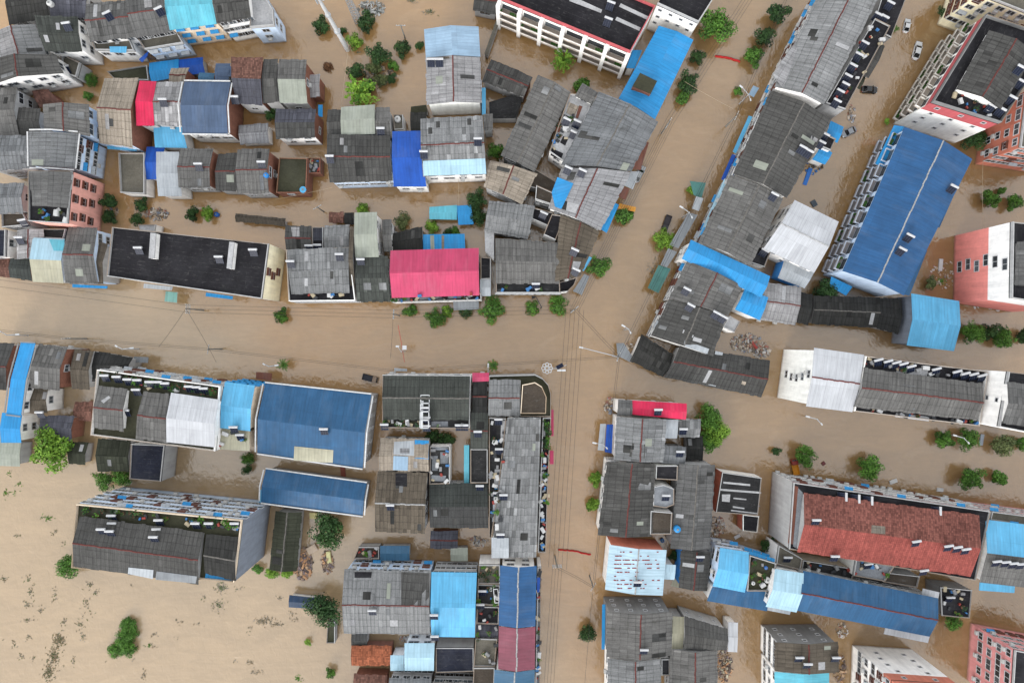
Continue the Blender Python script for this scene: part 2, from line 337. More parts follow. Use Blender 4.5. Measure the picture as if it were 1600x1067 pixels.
def volume(B, root, loc, pts, h, roof, wall, shape, rise, ridge, z0, par, parc, trim, rnd, rname="roof", wname="wall"):
    """walls + roof of one block, eaves outline pts (photo pixels at height h)"""
    q = [P(x, y, h) for x, y in pts]
    if area([(v.x, v.y) for v in q]) < 0:       # keep counter-clockwise, ridge still along p0-p1
        q = [q[1], q[0]] + q[:1:-1] if len(q) > 4 else [q[1], q[0], q[3], q[2]]
        flip = True
    else: flip = False
    codes = roof.split('/'); codes = [codes[0], codes[-1]]
    if flip is True and len(q) == 4: pass
    k = codes[0][0]
    if len(q) != 4: k = 'f'
    if k == 'f': shape = 'flat'
    fp = inset([(v.x, v.y) for v in q], 0.06 if k == 'f' else 0.3)
    n = len(fp)
    wl = MB(); wm = []
    def wmi(c):
        if c not in wm: wm.append(c)
        return wm.index(c)
    half = 0
    if shape in ('gable', 'mono') :
        span = ((q[0] - q[3]).length + (q[1] - q[2]).length) / 2
        if rise is None: rise = min(2.4, max(0.35, span * (0.13 if k == 't' else 0.11))) if shape == 'gable' else min(1.2, span * 0.1)
    else: rise = 0
    # walls
    top = h if k == 'f' else h - 0.12
    ed = wall if isinstance(wall, dict) else {}
    dflt = ed.get('d', 'white') if ed else wall
    for i in range(n):
        a, b = fp[i], fp[(i + 1) % n]
        ei = i
        if flip: ei = {0: 0, 1: 3, 2: 2, 3: 1}.get(i, i)
        sp = segs(ed.get(ei, dflt), h)
        zs = z0
        ex = shape == 'gable' and i in (1, 3)
        for zt, c in sp:
            zt = min(zt, top)
            if zt <= zs + 0.01: continue
            mi = wmi(c)
            wl.face([(a[0], a[1], zs), (b[0], b[1], zs), (b[0], b[1], zt), (a[0], a[1], zt)], mi)
            zs = zt
        if ex:
            mid = (Vector(a) + Vector(b)) / 2
            wl.face([(a[0], a[1], top), (b[0], b[1], top), (mid[0], mid[1], top + rise)], wmi(sp[-1][1]))
        if shape == 'mono':
            hz = {0: (rise, rise), 1: (rise, 0), 2: (0, 0), 3: (0, rise)}[i]
            if sum(hz): wl.face([(a[0], a[1], top)] + [(b[0], b[1], top)] * (1) + ([(b[0], b[1], top + hz[1])] if hz[1] else []) + ([(a[0], a[1], top + hz[0])] if hz[0] else []), wmi(sp[-1][1]))
    wl.obj(wname, [mat('w:' + c) for c in wm], root, loc)
    # roof
    rf = MB(); mats = []
    if shape == 'flat':
        pl = inset([(v.x, v.y) for v in q], 0.02)
        rf.prism(pl, h - 0.25, h + 0.02); mats = [mat(codes[0])]
        rf.obj(rname, mats, root, loc)
        if par:
            ins = inset(pl, 0.18); pm = MB()
            for i in range(n):
                j = (i + 1) % n
                pm.face([(*pl[i], h + .02), (*pl[j], h + .02), (*pl[j], h + par), (*pl[i], h + par)])
                pm.face([(*ins[j], h + .02), (*ins[i], h + .02), (*ins[i], h + par), (*ins[j], h + par)])
                pm.face([(*pl[i], h + par), (*pl[j], h + par), (*ins[j], h + par), (*ins[i], h + par)])
            pm.obj("parapet", [mat('w:' + parc)], root, loc)
    else:
        tile = k == 't'
        m2 = 0 if codes[0] == codes[1] else 1
        mats = [mat(codes[0])] + ([mat(codes[1])] if m2 else [])
        up = Vector((0, 0, rise))
        if shape == 'gable':
            r0 = (q[0] + q[3]) / 2 + up; r1 = (q[1] + q[2]) / 2 + up
            roof_slope(rf, q[0], q[1], r1, r0, 0, tile, rnd)
            roof_slope(rf, q[2], q[3], r0, r1, m2, tile, rnd)
            rf.obj(rname, mats, root, loc)
            if ridge:
                rm = MB(); d = (r1 - r0).normalized(); sd = Vector((-d.y, d.x, 0)).normalized(); nseg = max(1, int((r1 - r0).length / 1.1))
                for i in range(nseg):
                    a = r0.lerp(r1, i / nseg); b = r0.lerp(r1, (i + 1) / nseg); jz = Vector((0, 0, rnd.uniform(0.02, 0.07))) + sd * rnd.uniform(-.07, .07)
                    a = a + jz; b = b + jz; hw = 0.16 if tile else 0.17; dn = Vector((0, 0, -0.03)); hp = Vector((0, 0, 0.12))
                    rm.face([a - sd * hw + dn, b - sd * hw + dn, b + hp, a + hp][::-1]); rm.face([a + hp, b + hp, b + sd * hw + dn, a + sd * hw + dn][::-1])
                rm.obj("ridge_cap", [plain("ridge_" + ridge, RIDGE[ridge], 0.8, 0.15, 0.4)], root, loc)
        else:
            roof_slope(rf, q[2], q[3], q[0] + up, q[1] + up, 0, tile, rnd)
            rf.obj(rname, mats, root, loc)
        if tile and rname == "roof" and codes[0] not in ('t:red', 't:dred', 't:rbrown', 't:slate'):
            ar = abs(area([(v.x, v.y) for v in q]))
            for _ in range(min(7, int(ar / 55 + rnd.random() * 1.4))):
                if shape == 'gable' and rnd.random() < .5: e0, e1, t1, t0 = q[2], q[3], r0, r1
                elif shape == 'gable': e0, e1, t1, t0 = q[0], q[1], r1, r0
                else: e0, e1, t1, t0 = q[2], q[3], q[0] + up, q[1] + up
                Lw = (e1 - e0).length; Ls = (t0 - e0).length
                if Lw < 4 or Ls < 2.5: continue
                w_ = rnd.choice((.9, .9, 1.8)); l_ = min(Ls * .8, rnd.choice((1.7, 1.7, 3.4)))
                ua = round(rnd.uniform(0, Lw - w_) / .92) * .92 / Lw; ub = min(.98, ua + w_ / Lw); va = rnd.uniform(.03, max(.04, .95 - l_ / Ls)); vb = va + l_ / Ls
                def sp(u, v): return e0.lerp(e1, u).lerp(t0.lerp(t1, u), v) + Vector((0, 0, .06))
                pm = MB(); c4 = [sp(ua, va), sp(ub, va), sp(ub, vb), sp(ua, vb)]
                pm.face(c4, 0, [(0, 0), (w_, 0), (w_, l_), (0, l_)]); dz = Vector((0, 0, -.05))
                for i4 in range(4): pm.face([c4[i4] + dz, c4[(i4 + 1) % 4] + dz, c4[(i4 + 1) % 4], c4[i4]])
                pm.obj("roof_sheet", [mat(rnd.choice(('t:white', 't:vdark', 't:vdark', 't:light', 't:light', 'm:pgreen', 't:dark', 't:dark', 'f:white')))], root, loc)
        if trim:
            tm = MB()
            lines = [(q[0], q[1]), (q[2], q[3])]
            if shape == 'gable': lines += [(q[1], r1), (r1, q[2]), (q[3], r0), (r0, q[0])]
            cen = sum(q, Vector()) / 4
            for a, b in lines:
                d = (b - a); L = d.length; d.normalize(); sd = Vector((d.y, -d.x, 0)).normalized()
                if (a - cen).dot(sd) < 0: sd = -sd
                a2 = a + sd * 0.27; b2 = b + sd * 0.27
                u = Vector((0, 0, 0.16)); w2 = sd * 0.3
                tm.face([a2, b2, b2 + u, a2 + u]); tm.face([a2 + u, b2 + u, b2 + w2 + u, a2 + w2 + u]); tm.face([a2 + w2 + u, b2 + w2 + u, b2 + w2, a2 + w2]); tm.face([a2 + w2, b2 + w2, b2, a2])
            tm.obj("edge_flashing", [plain("flashing_" + trim, dict(white=(226, 226, 226), grey=(150, 150, 150), dark=(70, 70, 70), brick=(150, 90, 70))[trim], 0.6, 0.25)], root, loc)
    rec = dict(q=q, h=h, rise=rise, shape=shape, fp=fp, fl=flip, z0=z0)
    return rec
def b(label, pts, h, roof, wall='white', shape='gable', rise=None, ridge='auto', par=0.6, parc='grey', trim=None, subs=(), win='auto', wk='plain', cat='house', name='town_house', fh=3.1):
    short, rest = label.split('|') if '|' in label else (label, '')
    B = Bld(); B.short = short; B.label = (short + rest).strip()
    rnd = random.Random(hash_s(label)); B.rnd = rnd
    cx = sum(p[0] for p in pts) / len(pts); cy = sum(p[1] for p in pts) / len(pts)
    loc = P(cx, cy, h); loc.z = 0
    root = thing(name, B.label, cat, loc); B.root = root; B.loc = loc
    if ridge == 'auto': ridge = 'red' if roof[0] == 't' else None
    B.vols = [volume(B, root, loc, pts, h, roof, wall, shape, rise, ridge, -1.2, par, parc, trim, rnd)]
    for s in subs:
        sp = dict(shape='gable', rise=None, ridge='auto', wall='grey', par=0.4, parc='grey', trim=None); sp.update(s)
        rg = sp['ridge']
        if rg == 'auto': rg = 'red' if sp['roof'][0] == 't' else None
        B.vols.append(volume(B, root, loc, sp['pts'], sp['h'], sp['roof'], sp['wall'], sp['shape'], sp['rise'], rg, sp.get('z0', h - 0.15), sp['par'], sp['parc'], sp['trim'], rnd, "upper_roof", "upper_wall"))
    B.h = h; B.win = win; B.wk = wk; B.fh = fh; B.px = pts; B.wall = wall
    BLD.append(B); return B
def hash_s(s):
    r = 17
    for ch in s: r = (r * 131 + ord(ch)) % 2147483647
    return r
def vol_z(v, x, y):
    q = v['q']
    if v['shape'] == 'flat': return v['h'] + 0.02
    def dl(a, c): d = Vector((c.x - a.x, c.y - a.y)).normalized(); return abs((x - a.x) * d.y - (y - a.y) * d.x)
    d0 = dl(q[0], q[1]); d1 = dl(q[3], q[2]); t = d0 / max(1e-6, d0 + d1)
    if v['shape'] == 'gable': return v['h'] + v['rise'] * (1 - abs(2 * t - 1))
    return v['h'] + v['rise'] * (1 - t)
def find(px, py):
    best = None
    for B in BLD:
        for v in B.vols:
            z = v['h']
            for _ in range(3):
                p = P(px, py, z); z = vol_z(v, p.x, p.y)
            if pip(p.x, p.y, [(a.x, a.y) for a in v['q']]) and (best is None or z > best[2]): best = (B, v, z, P(px, py, z))
    return best
def near(px, py, k=1):
    p = P(px, py); r = []
    for B in BLD:
        v = B.vols[0]; n = len(v['fp']); d = 1e9
        if pip(p.x, p.y, v['fp']): d = 0
        for i in range(n):
            a, c = v['fp'][i], v['fp'][(i + 1) % n]; e = c - a; t = max(0, min(1, (Vector((p.x, p.y)) - a).dot(e) / max(1e-6, e.length_squared))); d = min(d, (Vector((p.x, p.y)) - a - e * t).length)
        r.append((d, B))
    r.sort(key=lambda t: t[0]); return [x[1] for x in r[:k]]
def hidden(x, y, z, own):
    """is the point inside another block, or shadowed from straight above by one"""
    d = Vector((0, 0, H)) - Vector((x, y, z))
    for k in (0, 0.01, 0.025, 0.045, 0.07, 0.1):
        q = Vector((x, y, z)) + d * k
        for B in BLD:
            for v in B.vols:
                if B is own and k == 0: continue
                if v['z0'] - 0.1 < q.z < v['h'] + v['rise'] * 0.5 and pip(q.x, q.y, v['fp']): return True
    return False
def windows():
    for B in BLD:
        if B.win is None: continue
        v = B.vols[0]; fp = v['fp']; n = len(fp); rnd = B.rnd; h = v['h']
        for i in range(n):
            a, c = Vector(fp[i]), Vector(fp[(i + 1) % n]); e = c - a; L = e.length
            ei = {0: 0, 1: 3, 2: 2, 3: 1}.get(i, i) if v['fl'] else i
            if L < 3.2: continue
            d = e.normalized(); nn = Vector((d.y, -d.x)); mid = (a + c) / 2
            if (-mid).dot(nn) < 0.06 * mid.length: continue
            kindset = B.wk
            code = B.wall.get(ei, B.wall.get('d', 'white')) if isinstance(B.wall, dict) else B.wall
            spec = B.win.get(ei) if isinstance(B.win, dict) else None
            if isinstance(B.win, dict) and spec is None: continue
            if spec == 0: continue
            rows = max(1, int((h - 0.6) / B.fh)); cols = max(1, int(L / 3.3))
            if code == 'brick': cols = max(1, cols // 3)
            if spec: cols = spec if isinstance(spec, int) else spec[0]; kindset = spec[1] if not isinstance(spec, int) else kindset
            for r in range(rows):
                z = h - 1.55 - r * B.fh
                if z < 0.9: continue
                for k in range(cols):
                    if rnd.random() < (0.08 if not spec else 0.0): continue
                    t = (k + 0.5 + rnd.uniform(-.06, .06)) / cols
                    p = a.lerp(c, t) + nn * 0.01
                    o = p + nn * 0.7
                    if hidden(o.x, o.y, z, B): continue
                    kd = kindset
                    if kd == 'mix': kd = rnd.choice(['cage', 'cage', 'plain', 'wide', 'awn', 'ac', 'wide', 'plain', 'plain', 'ac', 'awnw', 'wide', 'plain', 'wide', 'ac'])
                    elif kd == 'plain': kd = rnd.choice(['plain', 'plain', 'wide', 'ac'])
                    fm, pm, ex = win_mesh(kd)
                    wo = link("window", fm, B.root, (p.x - B.loc.x, p.y - B.loc.y, z), (0, 0, math.atan2(-d.y, -d.x)))
                    link("pane", pm, wo)
                    if ex: link(ex[0], ex[1], wo)
def awn(pts, z, color, parent_px=None, name="awning", th=0.12, B=None, dz=0.0):
    """flat sheet canopy fixed to the nearest building; pts in photo pixels at height z"""
    cx = sum(p[0] for p in pts) / len(pts); cy = sum(p[1] for p in pts) / len(pts)
    B = B or near(*(parent_px or (cx, cy)))[0]
    q = [P(x, y, z) for x, y in pts]
    if dz:
        for i in (2, 3): q[i].z -= dz
    if area([(v.x, v.y) for v in q]) < 0: q = q[::-1]
    m = MB(); dn = Vector((0, 0, -th)); ou = B.rnd.uniform(0, 99)
    e = (q[1] - q[0]).normalized(); f = Vector((-e.y, e.x, 0))
    m.face(q, 0, [(ou + v.dot(e), ou + v.dot(f)) for v in q]); m.face([v + dn for v in q[::-1]])
    for i in range(len(q)): j = (i + 1) % len(q); m.face([q[i] + dn, q[j] + dn, q[j], q[i]])
    return m.obj(name, [mat(color)], B.root, B.loc)
def patch(pts, color, name="roof_sheet", lift=0.07):
    """odd sheet laid on whatever roof is under it"""
    cx = sum(p[0] for p in pts) / len(pts); cy = sum(p[1] for p in pts) / len(pts)
    f = find(cx, cy)
    if not f: print("PATCH MISS", pts); return
    B, v, z, _ = f; q = []
    for x, y in pts:
        zz = z
        for _ in range(3): p = P(x, y, zz); zz = vol_z(v, p.x, p.y)
        p.z = zz + lift; q.append(p)
    if area([(t.x, t.y) for t in q]) < 0: q = q[::-1]
    m = MB(); dn = Vector((0, 0, -0.04)); ou = B.rnd.uniform(0, 99)
    e = (q[1] - q[0]).normalized(); f2 = Vector((-e.y, e.x, 0))
    m.face(q, 0, [(ou + t.dot(e), ou + t.dot(f2)) for t in q])
    for i in range(len(q)): j = (i + 1) % len(q); m.face([q[i] + dn, q[j] + dn, q[j], q[i]])
    m.obj(name, [mat(color)], B.root, B.loc)
def rect(cx, cy, w_, h_, a=0):
    c, s = math.cos(R(a)), math.sin(R(a))
    return [(cx + x * c - y * s, cy + x * s + y * c) for x, y in ((-w_ / 2, -h_ / 2), (w_ / 2, -h_ / 2), (w_ / 2, h_ / 2), (-w_ / 2, h_ / 2))]
# ------------------------------------------------------------------ water
def water():
    q = NT("muddy_flood_water"); g = q.n("ShaderNodeTexCoord").outputs["Object"]
    big = q.noise(g, 0.012, 4, 0.55, 0.6); mid = q.noise(q.mapv(g, (1, 1.8, 1)), 0.05, 5, 0.6, 1.5); strk = q.noise(q.mapv(g, (0.35, 1.6, 1)), 0.3, 4, 0.6, 2.0)
    base = q.ramp(big, [(0.32, (0.225, 0.130, 0.050, 1)), (0.52, (0.258, 0.150, 0.061, 1)), (0.72, (0.288, 0.170, 0.076, 1))])
    xyz = q.n("ShaderNodeSeparateXYZ", {0: g})
    # the silt-laden open field carries paler water than the streets
    fld = q.math('ADD', q.math('MULTIPLY', xyz.outputs[0], -0.012), q.math('MULTIPLY', xyz.outputs[1], -0.012))
    fld = q.math('ADD', fld, q.math('MULTIPLY', q.math('SUBTRACT', big, 0.5), 0.9))
    f = q.ramp(fld, [(0.75, 0.0), (1.35, 0.85)])
    base = q.mix(f, base, (0.245, 0.178, 0.108, 1))
    west = q.ramp(q.math('ADD', q.math('MULTIPLY', xyz.outputs[0], -0.006), q.math('MULTIPLY', big, 0.9)), [(0.0, (0.80, 0.83, 0.88, 1)), (0.45, (0.97, 0.97, 0.97, 1)), (1.0, (1.18, 1.17, 1.12, 1))])
    base = q.mul(base, west)
    silt = q.ramp(q.noise(q.mapv(g, (0.5, 1.0, 1)), 0.11, 6, 0.62, 2.6), [(0.5, 0.0), (0.7, 0.16)])
    base = q.mix(silt, base, (0.33, 0.235, 0.14, 1))
    col = q.mul(q.mul(base, q.ramp(mid, [(0.3, 0.92), (0.7, 1.06)])), q.ramp(strk, [(0.3, 0.94), (0.7, 1.05)]))
    wv = q.math('ADD', q.noise(q.mapv(g, (1, 0.75, 1)), 0.75, 4, 0.55, 0.8), q.math('MULTIPLY', q.noise(g, 0.2, 2), 1.2))
    mtl = q.fin(col, 0.06, 0.5, wv, 0.42, 0.25)
    q.b.inputs["IOR"].default_value = 1.9
    m = MB(); m.face([(-700, -700, 0), (700, -700, 0), (700, 700, 0), (-700, 700, 0)])
    tag(m.obj("flood_water", [mtl]), kind="structure")
water()
BR = {'d': 'grey', 1: 'brick'}
# ------------------------------------------------------------------ north-west block
b("dark low roof at the top corner| of the north-west block", [(12, -22), (76, -22), (77, 25), (14, 38)], 7, 't:vdark', 'grey', ridge=None)
b("charcoal roof north of the green-grey house| with a water tank beside it", [(80, -20), (141, -16), (135, 27), (79, 25)], 7.5, 't:slate', 'grey', ridge=None)
b("grey house with one white roof pitch| at the town edge", [(52, 38), (71, 86), (0, 96), (-8, 50)], 8, 't:light/t:white', 'white')
b("green-grey flat-pitched house| with a bright white end wall", [(54, 26), (122, 28), (128, 79), (70, 79)], 9.5, 't:green', 'white', rise=.5, ridge=None)
b("old grey gable house above the white wall| with ridge running down the slope", [(86, 86), (97, 115), (-22, 136), (-20, 95)], 9, 't:dark', 'white')
b("brick back-yard block with iron rails| behind the old gable house", [(98, 86), (128, 100), (122, 122), (99, 116)], 4.5, 'f:conc', 'grey', par=.9, win=None)
b("long grey house with solar panel on its red ridge| in the top row", [(134, 8), (207, 1), (212, 57), (140, 64)], 9, 't:mid', 'white')
b("white veranda annex| below the long grey top-row house", [(146, 66), (203, 60), (212, 81), (151, 80)], 6.5, 'f:conc', 'white', par=.8, win={2: 3})
b("twin grey house joined to the cyan hall| with red ridge", [(196, -6), (254, -12), (268, 48), (211, 58)], 9.5, 't:mid', 'white', win={2: (6, 'plain')})
b("long annex with white canopies| under the twin grey house", [(216, 60), (277, 50), (288, 69), (228, 79)], 7, 'f:conc', 'lblue', par=.8, win={2: (3, 'awnw')})
b("cyan-roofed hall in the top row| with planted balcony", [(256, -18), (330, -18), (339, 36), (265, 46)], 10, 'm:cyan', 'beige', rise=.9, win={2: (3, 'awn')})
b("dark-roofed white balcony block| closing the top row", [(331, -18), (388, -18), (392, 26), (338, 36)], 11, 't:dark', 'white', rise=.6, ridge=None, win={2: (4, 'mix')})
b("stepped white terrace block| with grey slab side at the end of the top row", [(388, -22), (404, -22), (428, 18), (430, 42), (392, 45), (393, 26)], 8.5, 'f:white', {'d': 'lblue'}, par=.9)
b("bright blue tarpaulin shed beside the mossy roof| in the water", [(233, 100), (279, 94), (282, 118), (236, 127)], 3.2, 'm:bright', 'grey', rise=.5, cat='shed', name='shed', win=None)
b("deeper blue tarpaulin shed| east of its paler neighbour", [(279, 95), (317, 91), (320, 113), (283, 117)], 3, 'm:deep', 'grey', rise=.5, cat='shed', name='shed', win=None)
b("low mossy roof strip| between the canal and the brick house", [(168, 113), (231, 103), (234, 127), (180, 125)], 3, 'f:mossy', 'grey', cat='shed', name='shed', win=None)
b("beige-tiled house with tall brick gable| beside the hot-pink roof", [(163, 124), (216, 124), (207, 229), (155, 222)], 9, 't:pale', {'d': 'lblue', 1: 'brick'})
b("narrow hot-pink metal roof house| squeezed between two tiled houses", [(218, 128), (244, 129), (241, 195), (213, 195)], 9.2, 'm:hot', 'grey')
b("pale grey tiled house| between the hot-pink and slate-blue roofs", [(244, 130), (287, 129), (285, 195), (241, 194)], 9, 't:white', 'grey')
b("tile outhouse north of the pale house| beside the blue sheds", [(267, 108), (295, 108), (288, 129), (264, 129)], 6.5, 't:pale', BR, win=None)
b("slate-blue metal roof house| with brick gable and white front", [(288, 129), (360, 130), (356, 208), (285, 207)], 9.4, 'm:slateb', {'d': 'white', 1: 'brick'}, rise=1.6, ridge=None, trim='white', win={2: 3})
b("pale blue lean-to| below the pale grey tiled house", [(241, 196), (285, 196), (292, 230), (242, 229)], 5.5, 'm:lblue', 'white', shape='mono', win=None)
b("strong blue strip shed| beside the walled concrete yard", [(229, 231), (258, 231), (244, 279), (228, 279)], 4.2, 'm:deep', 'white', cat='shed', name='shed', win=None)
b("little blue-grey annex| north of the slate-blue roof", [(311, 115), (335, 116), (335, 128), (310, 127)], 5.5, 'm:bluegrey', 'brick', cat='shed', name='shed', win=None)
b("slate metal annex| beside the red-brown tiled house", [(337, 101), (360, 101), (357, 127), (336, 127)], 7, 'm:slateb', 'grey', win=None)
b("house with one red-brown and one charcoal pitch| near the slate-blue roof", [(361, 91), (411, 92), (410, 163), (369, 160)], 8.8, 't:rbrown/t:slate', BR, ridge=None)
b("white corrugated lean-to on the canal| east of the slate-blue house", [(373, 197), (419, 194), (420, 222), (375, 224)], 4, 't:white', 'white', ridge=None, cat='shed', name='shed', win=None)
b("grey house on the town's west edge| with plain tiled roof", [(-24, 141), (27, 138), (30, 212), (-22, 212)], 8, 't:mid', 'grey', ridge=None)
b("dark-grey tiled annex| beside the brick yard roofs", [(29, 169), (63, 172), (65, 211), (30, 212)], 7.5, 't:dark', 'grey', ridge=None)
b("brick-red yard roofs| in a gap between grey houses", [(50, 143), (76, 141), (96, 160), (62, 168)], 4.5, 't:rbrown', 'brick', ridge=None, cat='shed', name='shed', win=None)
b("grey house with red ridge and pale blue front| facing the inlet", [(137, 163), (138, 213), (70, 202), (69, 163)], 11.5, 't:mid', 'lblue', rise=1.2, win={0: (2, 'mix')})
b("weathered light-grey house with white stepped parapet| and pale blue front", [(122, 209), (116, 263), (47, 260), (46, 206)], 12, 't:light', 'lblue', rise=.9, ridge=None, trim='white', win={0: (4, 'mix')})
b("weathered pale house on the west edge| beside the stepped parapet house", [(-20, 214), (45, 213), (46, 262), (-20, 266)], 10.5, 't:light', 'grey', ridge=None)
b("pink apartment house| with grey roof and barred windows", [(46, 267), (114, 268), (107, 350), (46, 346)], 12.6, 'f:tar', {'d': 'pink'}, par=.6, parc='grey',
  subs=[dict(pts=[(111, 269), (103, 325), (52, 322), (47, 268)], h=14, roof='t:mid', wall='grey', rise=.7, ridge=None)], win={1: (3, 'cage')})
b("pale house at the photo's west edge south of the stepped parapet| beside a brown terrace", [(-22, 289), (38, 287), (36, 331), (-20, 333)], 9.5, 't:light', 'grey', ridge=None)
b("stained brown terrace| below the pale west-edge house", [(4, 333), (38, 333), (47, 352), (5, 356)], 7.5, 'f:brown', 'grey')
b("dark blue roofed corner house| at the west edge by the main street", [(-24, 358), (11, 359), (10, 402), (-24, 402)], 7.5, 'f:blue', 'white')
b("small white-tiled house| with red ridge by the dark blue corner house", [(66, 358), (66, 403), (28, 405), (28, 360)], 8, 't:white', 'white')
b("house with cyan pitch and cream pitch| on the main street", [(51, 373), (101, 375), (99, 441), (51, 439)], 8.5, 'm:paleice/m:cream', 'white')
b("charcoal roof terrace| behind the cyan-and-cream house", [(66, 358), (105, 358), (101, 374), (67, 372)], 7, 'f:dark', 'grey', win=None)
b("dark tiled street house| west of the cyan-and-cream house", [(16, 406), (50, 406), (50, 438), (15, 432)], 7, 't:green', 'brick', ridge=None)
b("low brick shop| at the west end of the main street", [(-20, 405), (15, 405), (16, 432), (-20, 430)], 5, 't:rbrown', 'brick', ridge=None)
b("grey tiled house with red ridge| west of the long black roof", [(107, 356), (152, 358), (153, 442), (102, 441)], 8.6, 't:mid', 'lblue')
b("narrow brown tiled strip| against the long black roof", [(153, 380), (168, 383), (161, 441), (153, 441)], 7.6, 't:brown', 'grey', ridge=None, win=None)
b("long black-roofed block| with cream end wall on the main street", [(177, 355), (421, 381), (410, 467), (169, 432)], 12, 'f:tar', {'d': 'white', 1: 'cream'}, par=.6, parc='grey', cat='building', name='apartment_block',
  subs=[dict(pts=rect(238, 384, 9, 40, 4), h=14, roof='f:white', wall='white', par=0), dict(pts=rect(360, 399, 8, 42, 6), h=14, roof='f:white', wall='white', par=0)], win={2: (16, 'mix'), 1: (1, 'cage')})
b("walled grey concrete yard roof| south of the beige brick-gabled house", [(187, 240), (228, 240), (228, 304), (190, 302)], 4.5, 'f:conc', 'white', par=.8, win=None)
b("pale sheet-roofed lean-to| beside the small red-ridge brick house", [(244, 239), (280, 239), (284, 305), (247, 305)], 6.5, 'm:lgrey', 'white', rise=.5)
b("small red-ridge brick house| in the canal row", [(282, 233), (333, 234), (328, 292), (279, 292)], 7.6, 't:mid', BR)
b("dark narrow tile house in the canal row| between two grey houses", [(341, 242), (371, 241), (369, 298), (337, 297)], 6.5, 't:dark', 'grey')
b("grey brick-gabled house with solar panel| at the canal row's end", [(371, 235), (421, 234), (420, 300), (371, 301)], 8.2, 't:mid', BR)
b("brown-black flat-roofed brick house| east of the canal row", [(437, 247), (481, 248), (479, 302), (432, 302)], 5.2, 'f:mossy', 'brick', par=.4, parc='brick')
b("tiny brick yard full of white junk| beside the brown-black roof", [(482, 248), (502, 248), (502, 272), (482, 273)], 3, 'f:conc', 'brick', par=.9, parc='brick', cat='shed', name='shed', win=None)
b("low concrete garden wall| standing in the flooded canal", [(368, 335), (446, 343), (446, 352), (368, 345)], 2.6, 't:brown', 'grey', ridge=None, cat='wall', name='garden_wall', win=None)
b("small white outbuilding| behind the long black-roofed block", [(216, 351), (244, 351), (242, 363), (219, 361)], 4, 'f:white', 'white', par=.3, cat='shed', name='shed', win=None)
# ------------------------------------------------------------------ north centre
b("grey and pale-green two-pitch house| by the open flood water", [(436, 94), (479, 95), (480, 160), (437, 160)], 9, 't:mid/m:pgreen', BR, ridge=None)
b("dark tiled wing| between the two-pitch and red-brown houses", [(412, 94), (434, 94), (434, 158), (411, 160)], 8.3, 't:dark', 'grey', ridge=None)
b("small brick hut with patchy roof| against the two-pitch house", [(484, 119), (500, 118), (500, 150), (482, 150)], 5.5, 't:white', 'brick', ridge=None, cat='shed', name='shed', win=None)
b("charcoal tiled house with white shop front| on the canal", [(431, 172), (494, 172), (492, 214), (431, 215)], 8, 't:slate/t:dark', {'d': 'white', 1: 'brick'}, ridge=None)
b("pale-green sheet roof| on the long grey duplex", [(533, 169), (586, 165), (586, 208), (533, 210)], 8.6, 'm:pgreen', 'grey', rise=.6)
b("dark tiled corner| west of the pale-green sheet roof", [(512, 173), (533, 173), (533, 210), (511, 210)], 8, 't:dark', 'grey', ridge=None, win=None)
b("grey tiled corner with solar panel| east of the pale-green sheet roof", [(587, 170), (609, 169), (612, 213), (587, 213)], 8, 't:mid', 'grey', ridge=None, win=None)
b("long grey duplex| with blue-edged white front on the canal", [(511, 211), (610, 214), (613, 281), (515, 284)], 9, 't:dark', 'lblue', win={2: (7, 'plain')})
b("vivid blue metal roof house| next to the long grey duplex", [(613, 207), (657, 206), (666, 290), (615, 290)], 9, 'm:deep', 'white')
b("grey house with pale-blue canopy| east of the vivid blue roof", [(657, 187), (754, 182), (760, 271), (661, 274)], 9.6, 't:light', 'white', rise=1.9)
b("grey side wing| of the pale-blue canopy house", [(755, 181), (770, 180), (770, 201), (756, 202)], 8, 't:mid', 'grey', ridge=None)
b("pale blue half of the big north warehouse| with ribbed roof", [(746, 42), (749, 89), (667, 91), (664, 46)], 9, 'm:paleb', 'grey', rise=1.3, cat='warehouse', name='warehouse')
b("white tiled half of the big north warehouse| with red ridge", [(749, 90), (751, 161), (668, 164), (667, 91)], 9, 't:white', 'ivory', rise=1.3, cat='warehouse', name='warehouse', win=None)
b("pale blue canopy strip| beside the big north warehouse", [(753, 139), (759, 139), (759, 178), (753, 178)], 5, 'm:lblue', 'white', win=None, cat='shed', name='shed', shape='mono')
b("small dark-roofed yard house| between warehouse and vivid blue roof", [(641, 178), (667, 176), (665, 206), (642, 207)], 5, 't:vdark', 'grey', ridge=None, win=None)
b("concrete water-tank hut| west of the small dark yard house", [(615, 180), (630, 180), (631, 203), (616, 204)], 5, 'f:conc', 'white', par=.5, win=None)
b("dark slanting tile house with red ridge| in the walled flooded yard", [(767, 94), (832, 122), (819, 151), (754, 126)], 5.6, 't:dark', BR, win=None)
b("low charcoal shed roofs| beside the long ridge hall", [(764, 160), (800, 149), (815, 155), (806, 185), (765, 185)], 4, 'f:dark', 'grey', par=0, cat='shed', name='shed', win=None)
b("tile-roofed corner house at the top edge| by the walled yard", [(743, -14), (786, -12), (774, 21), (739, 14)], 4.5, 't:dark', 'grey')
b("boundary wall of the north yard| enclosing brown water", [(757, 84), (762, 88), (784, 23), (779, 20)], 2.4, 'f:conc', 'grey', par=0, cat='wall', name='boundary_wall', win=None)
b("mossy shed| at the warehouse wall", [(642, 167), (666, 164), (668, 176), (641, 178)], 3, 'f:mossy', 'grey', par=0, cat='shed', name='shed', win=None)
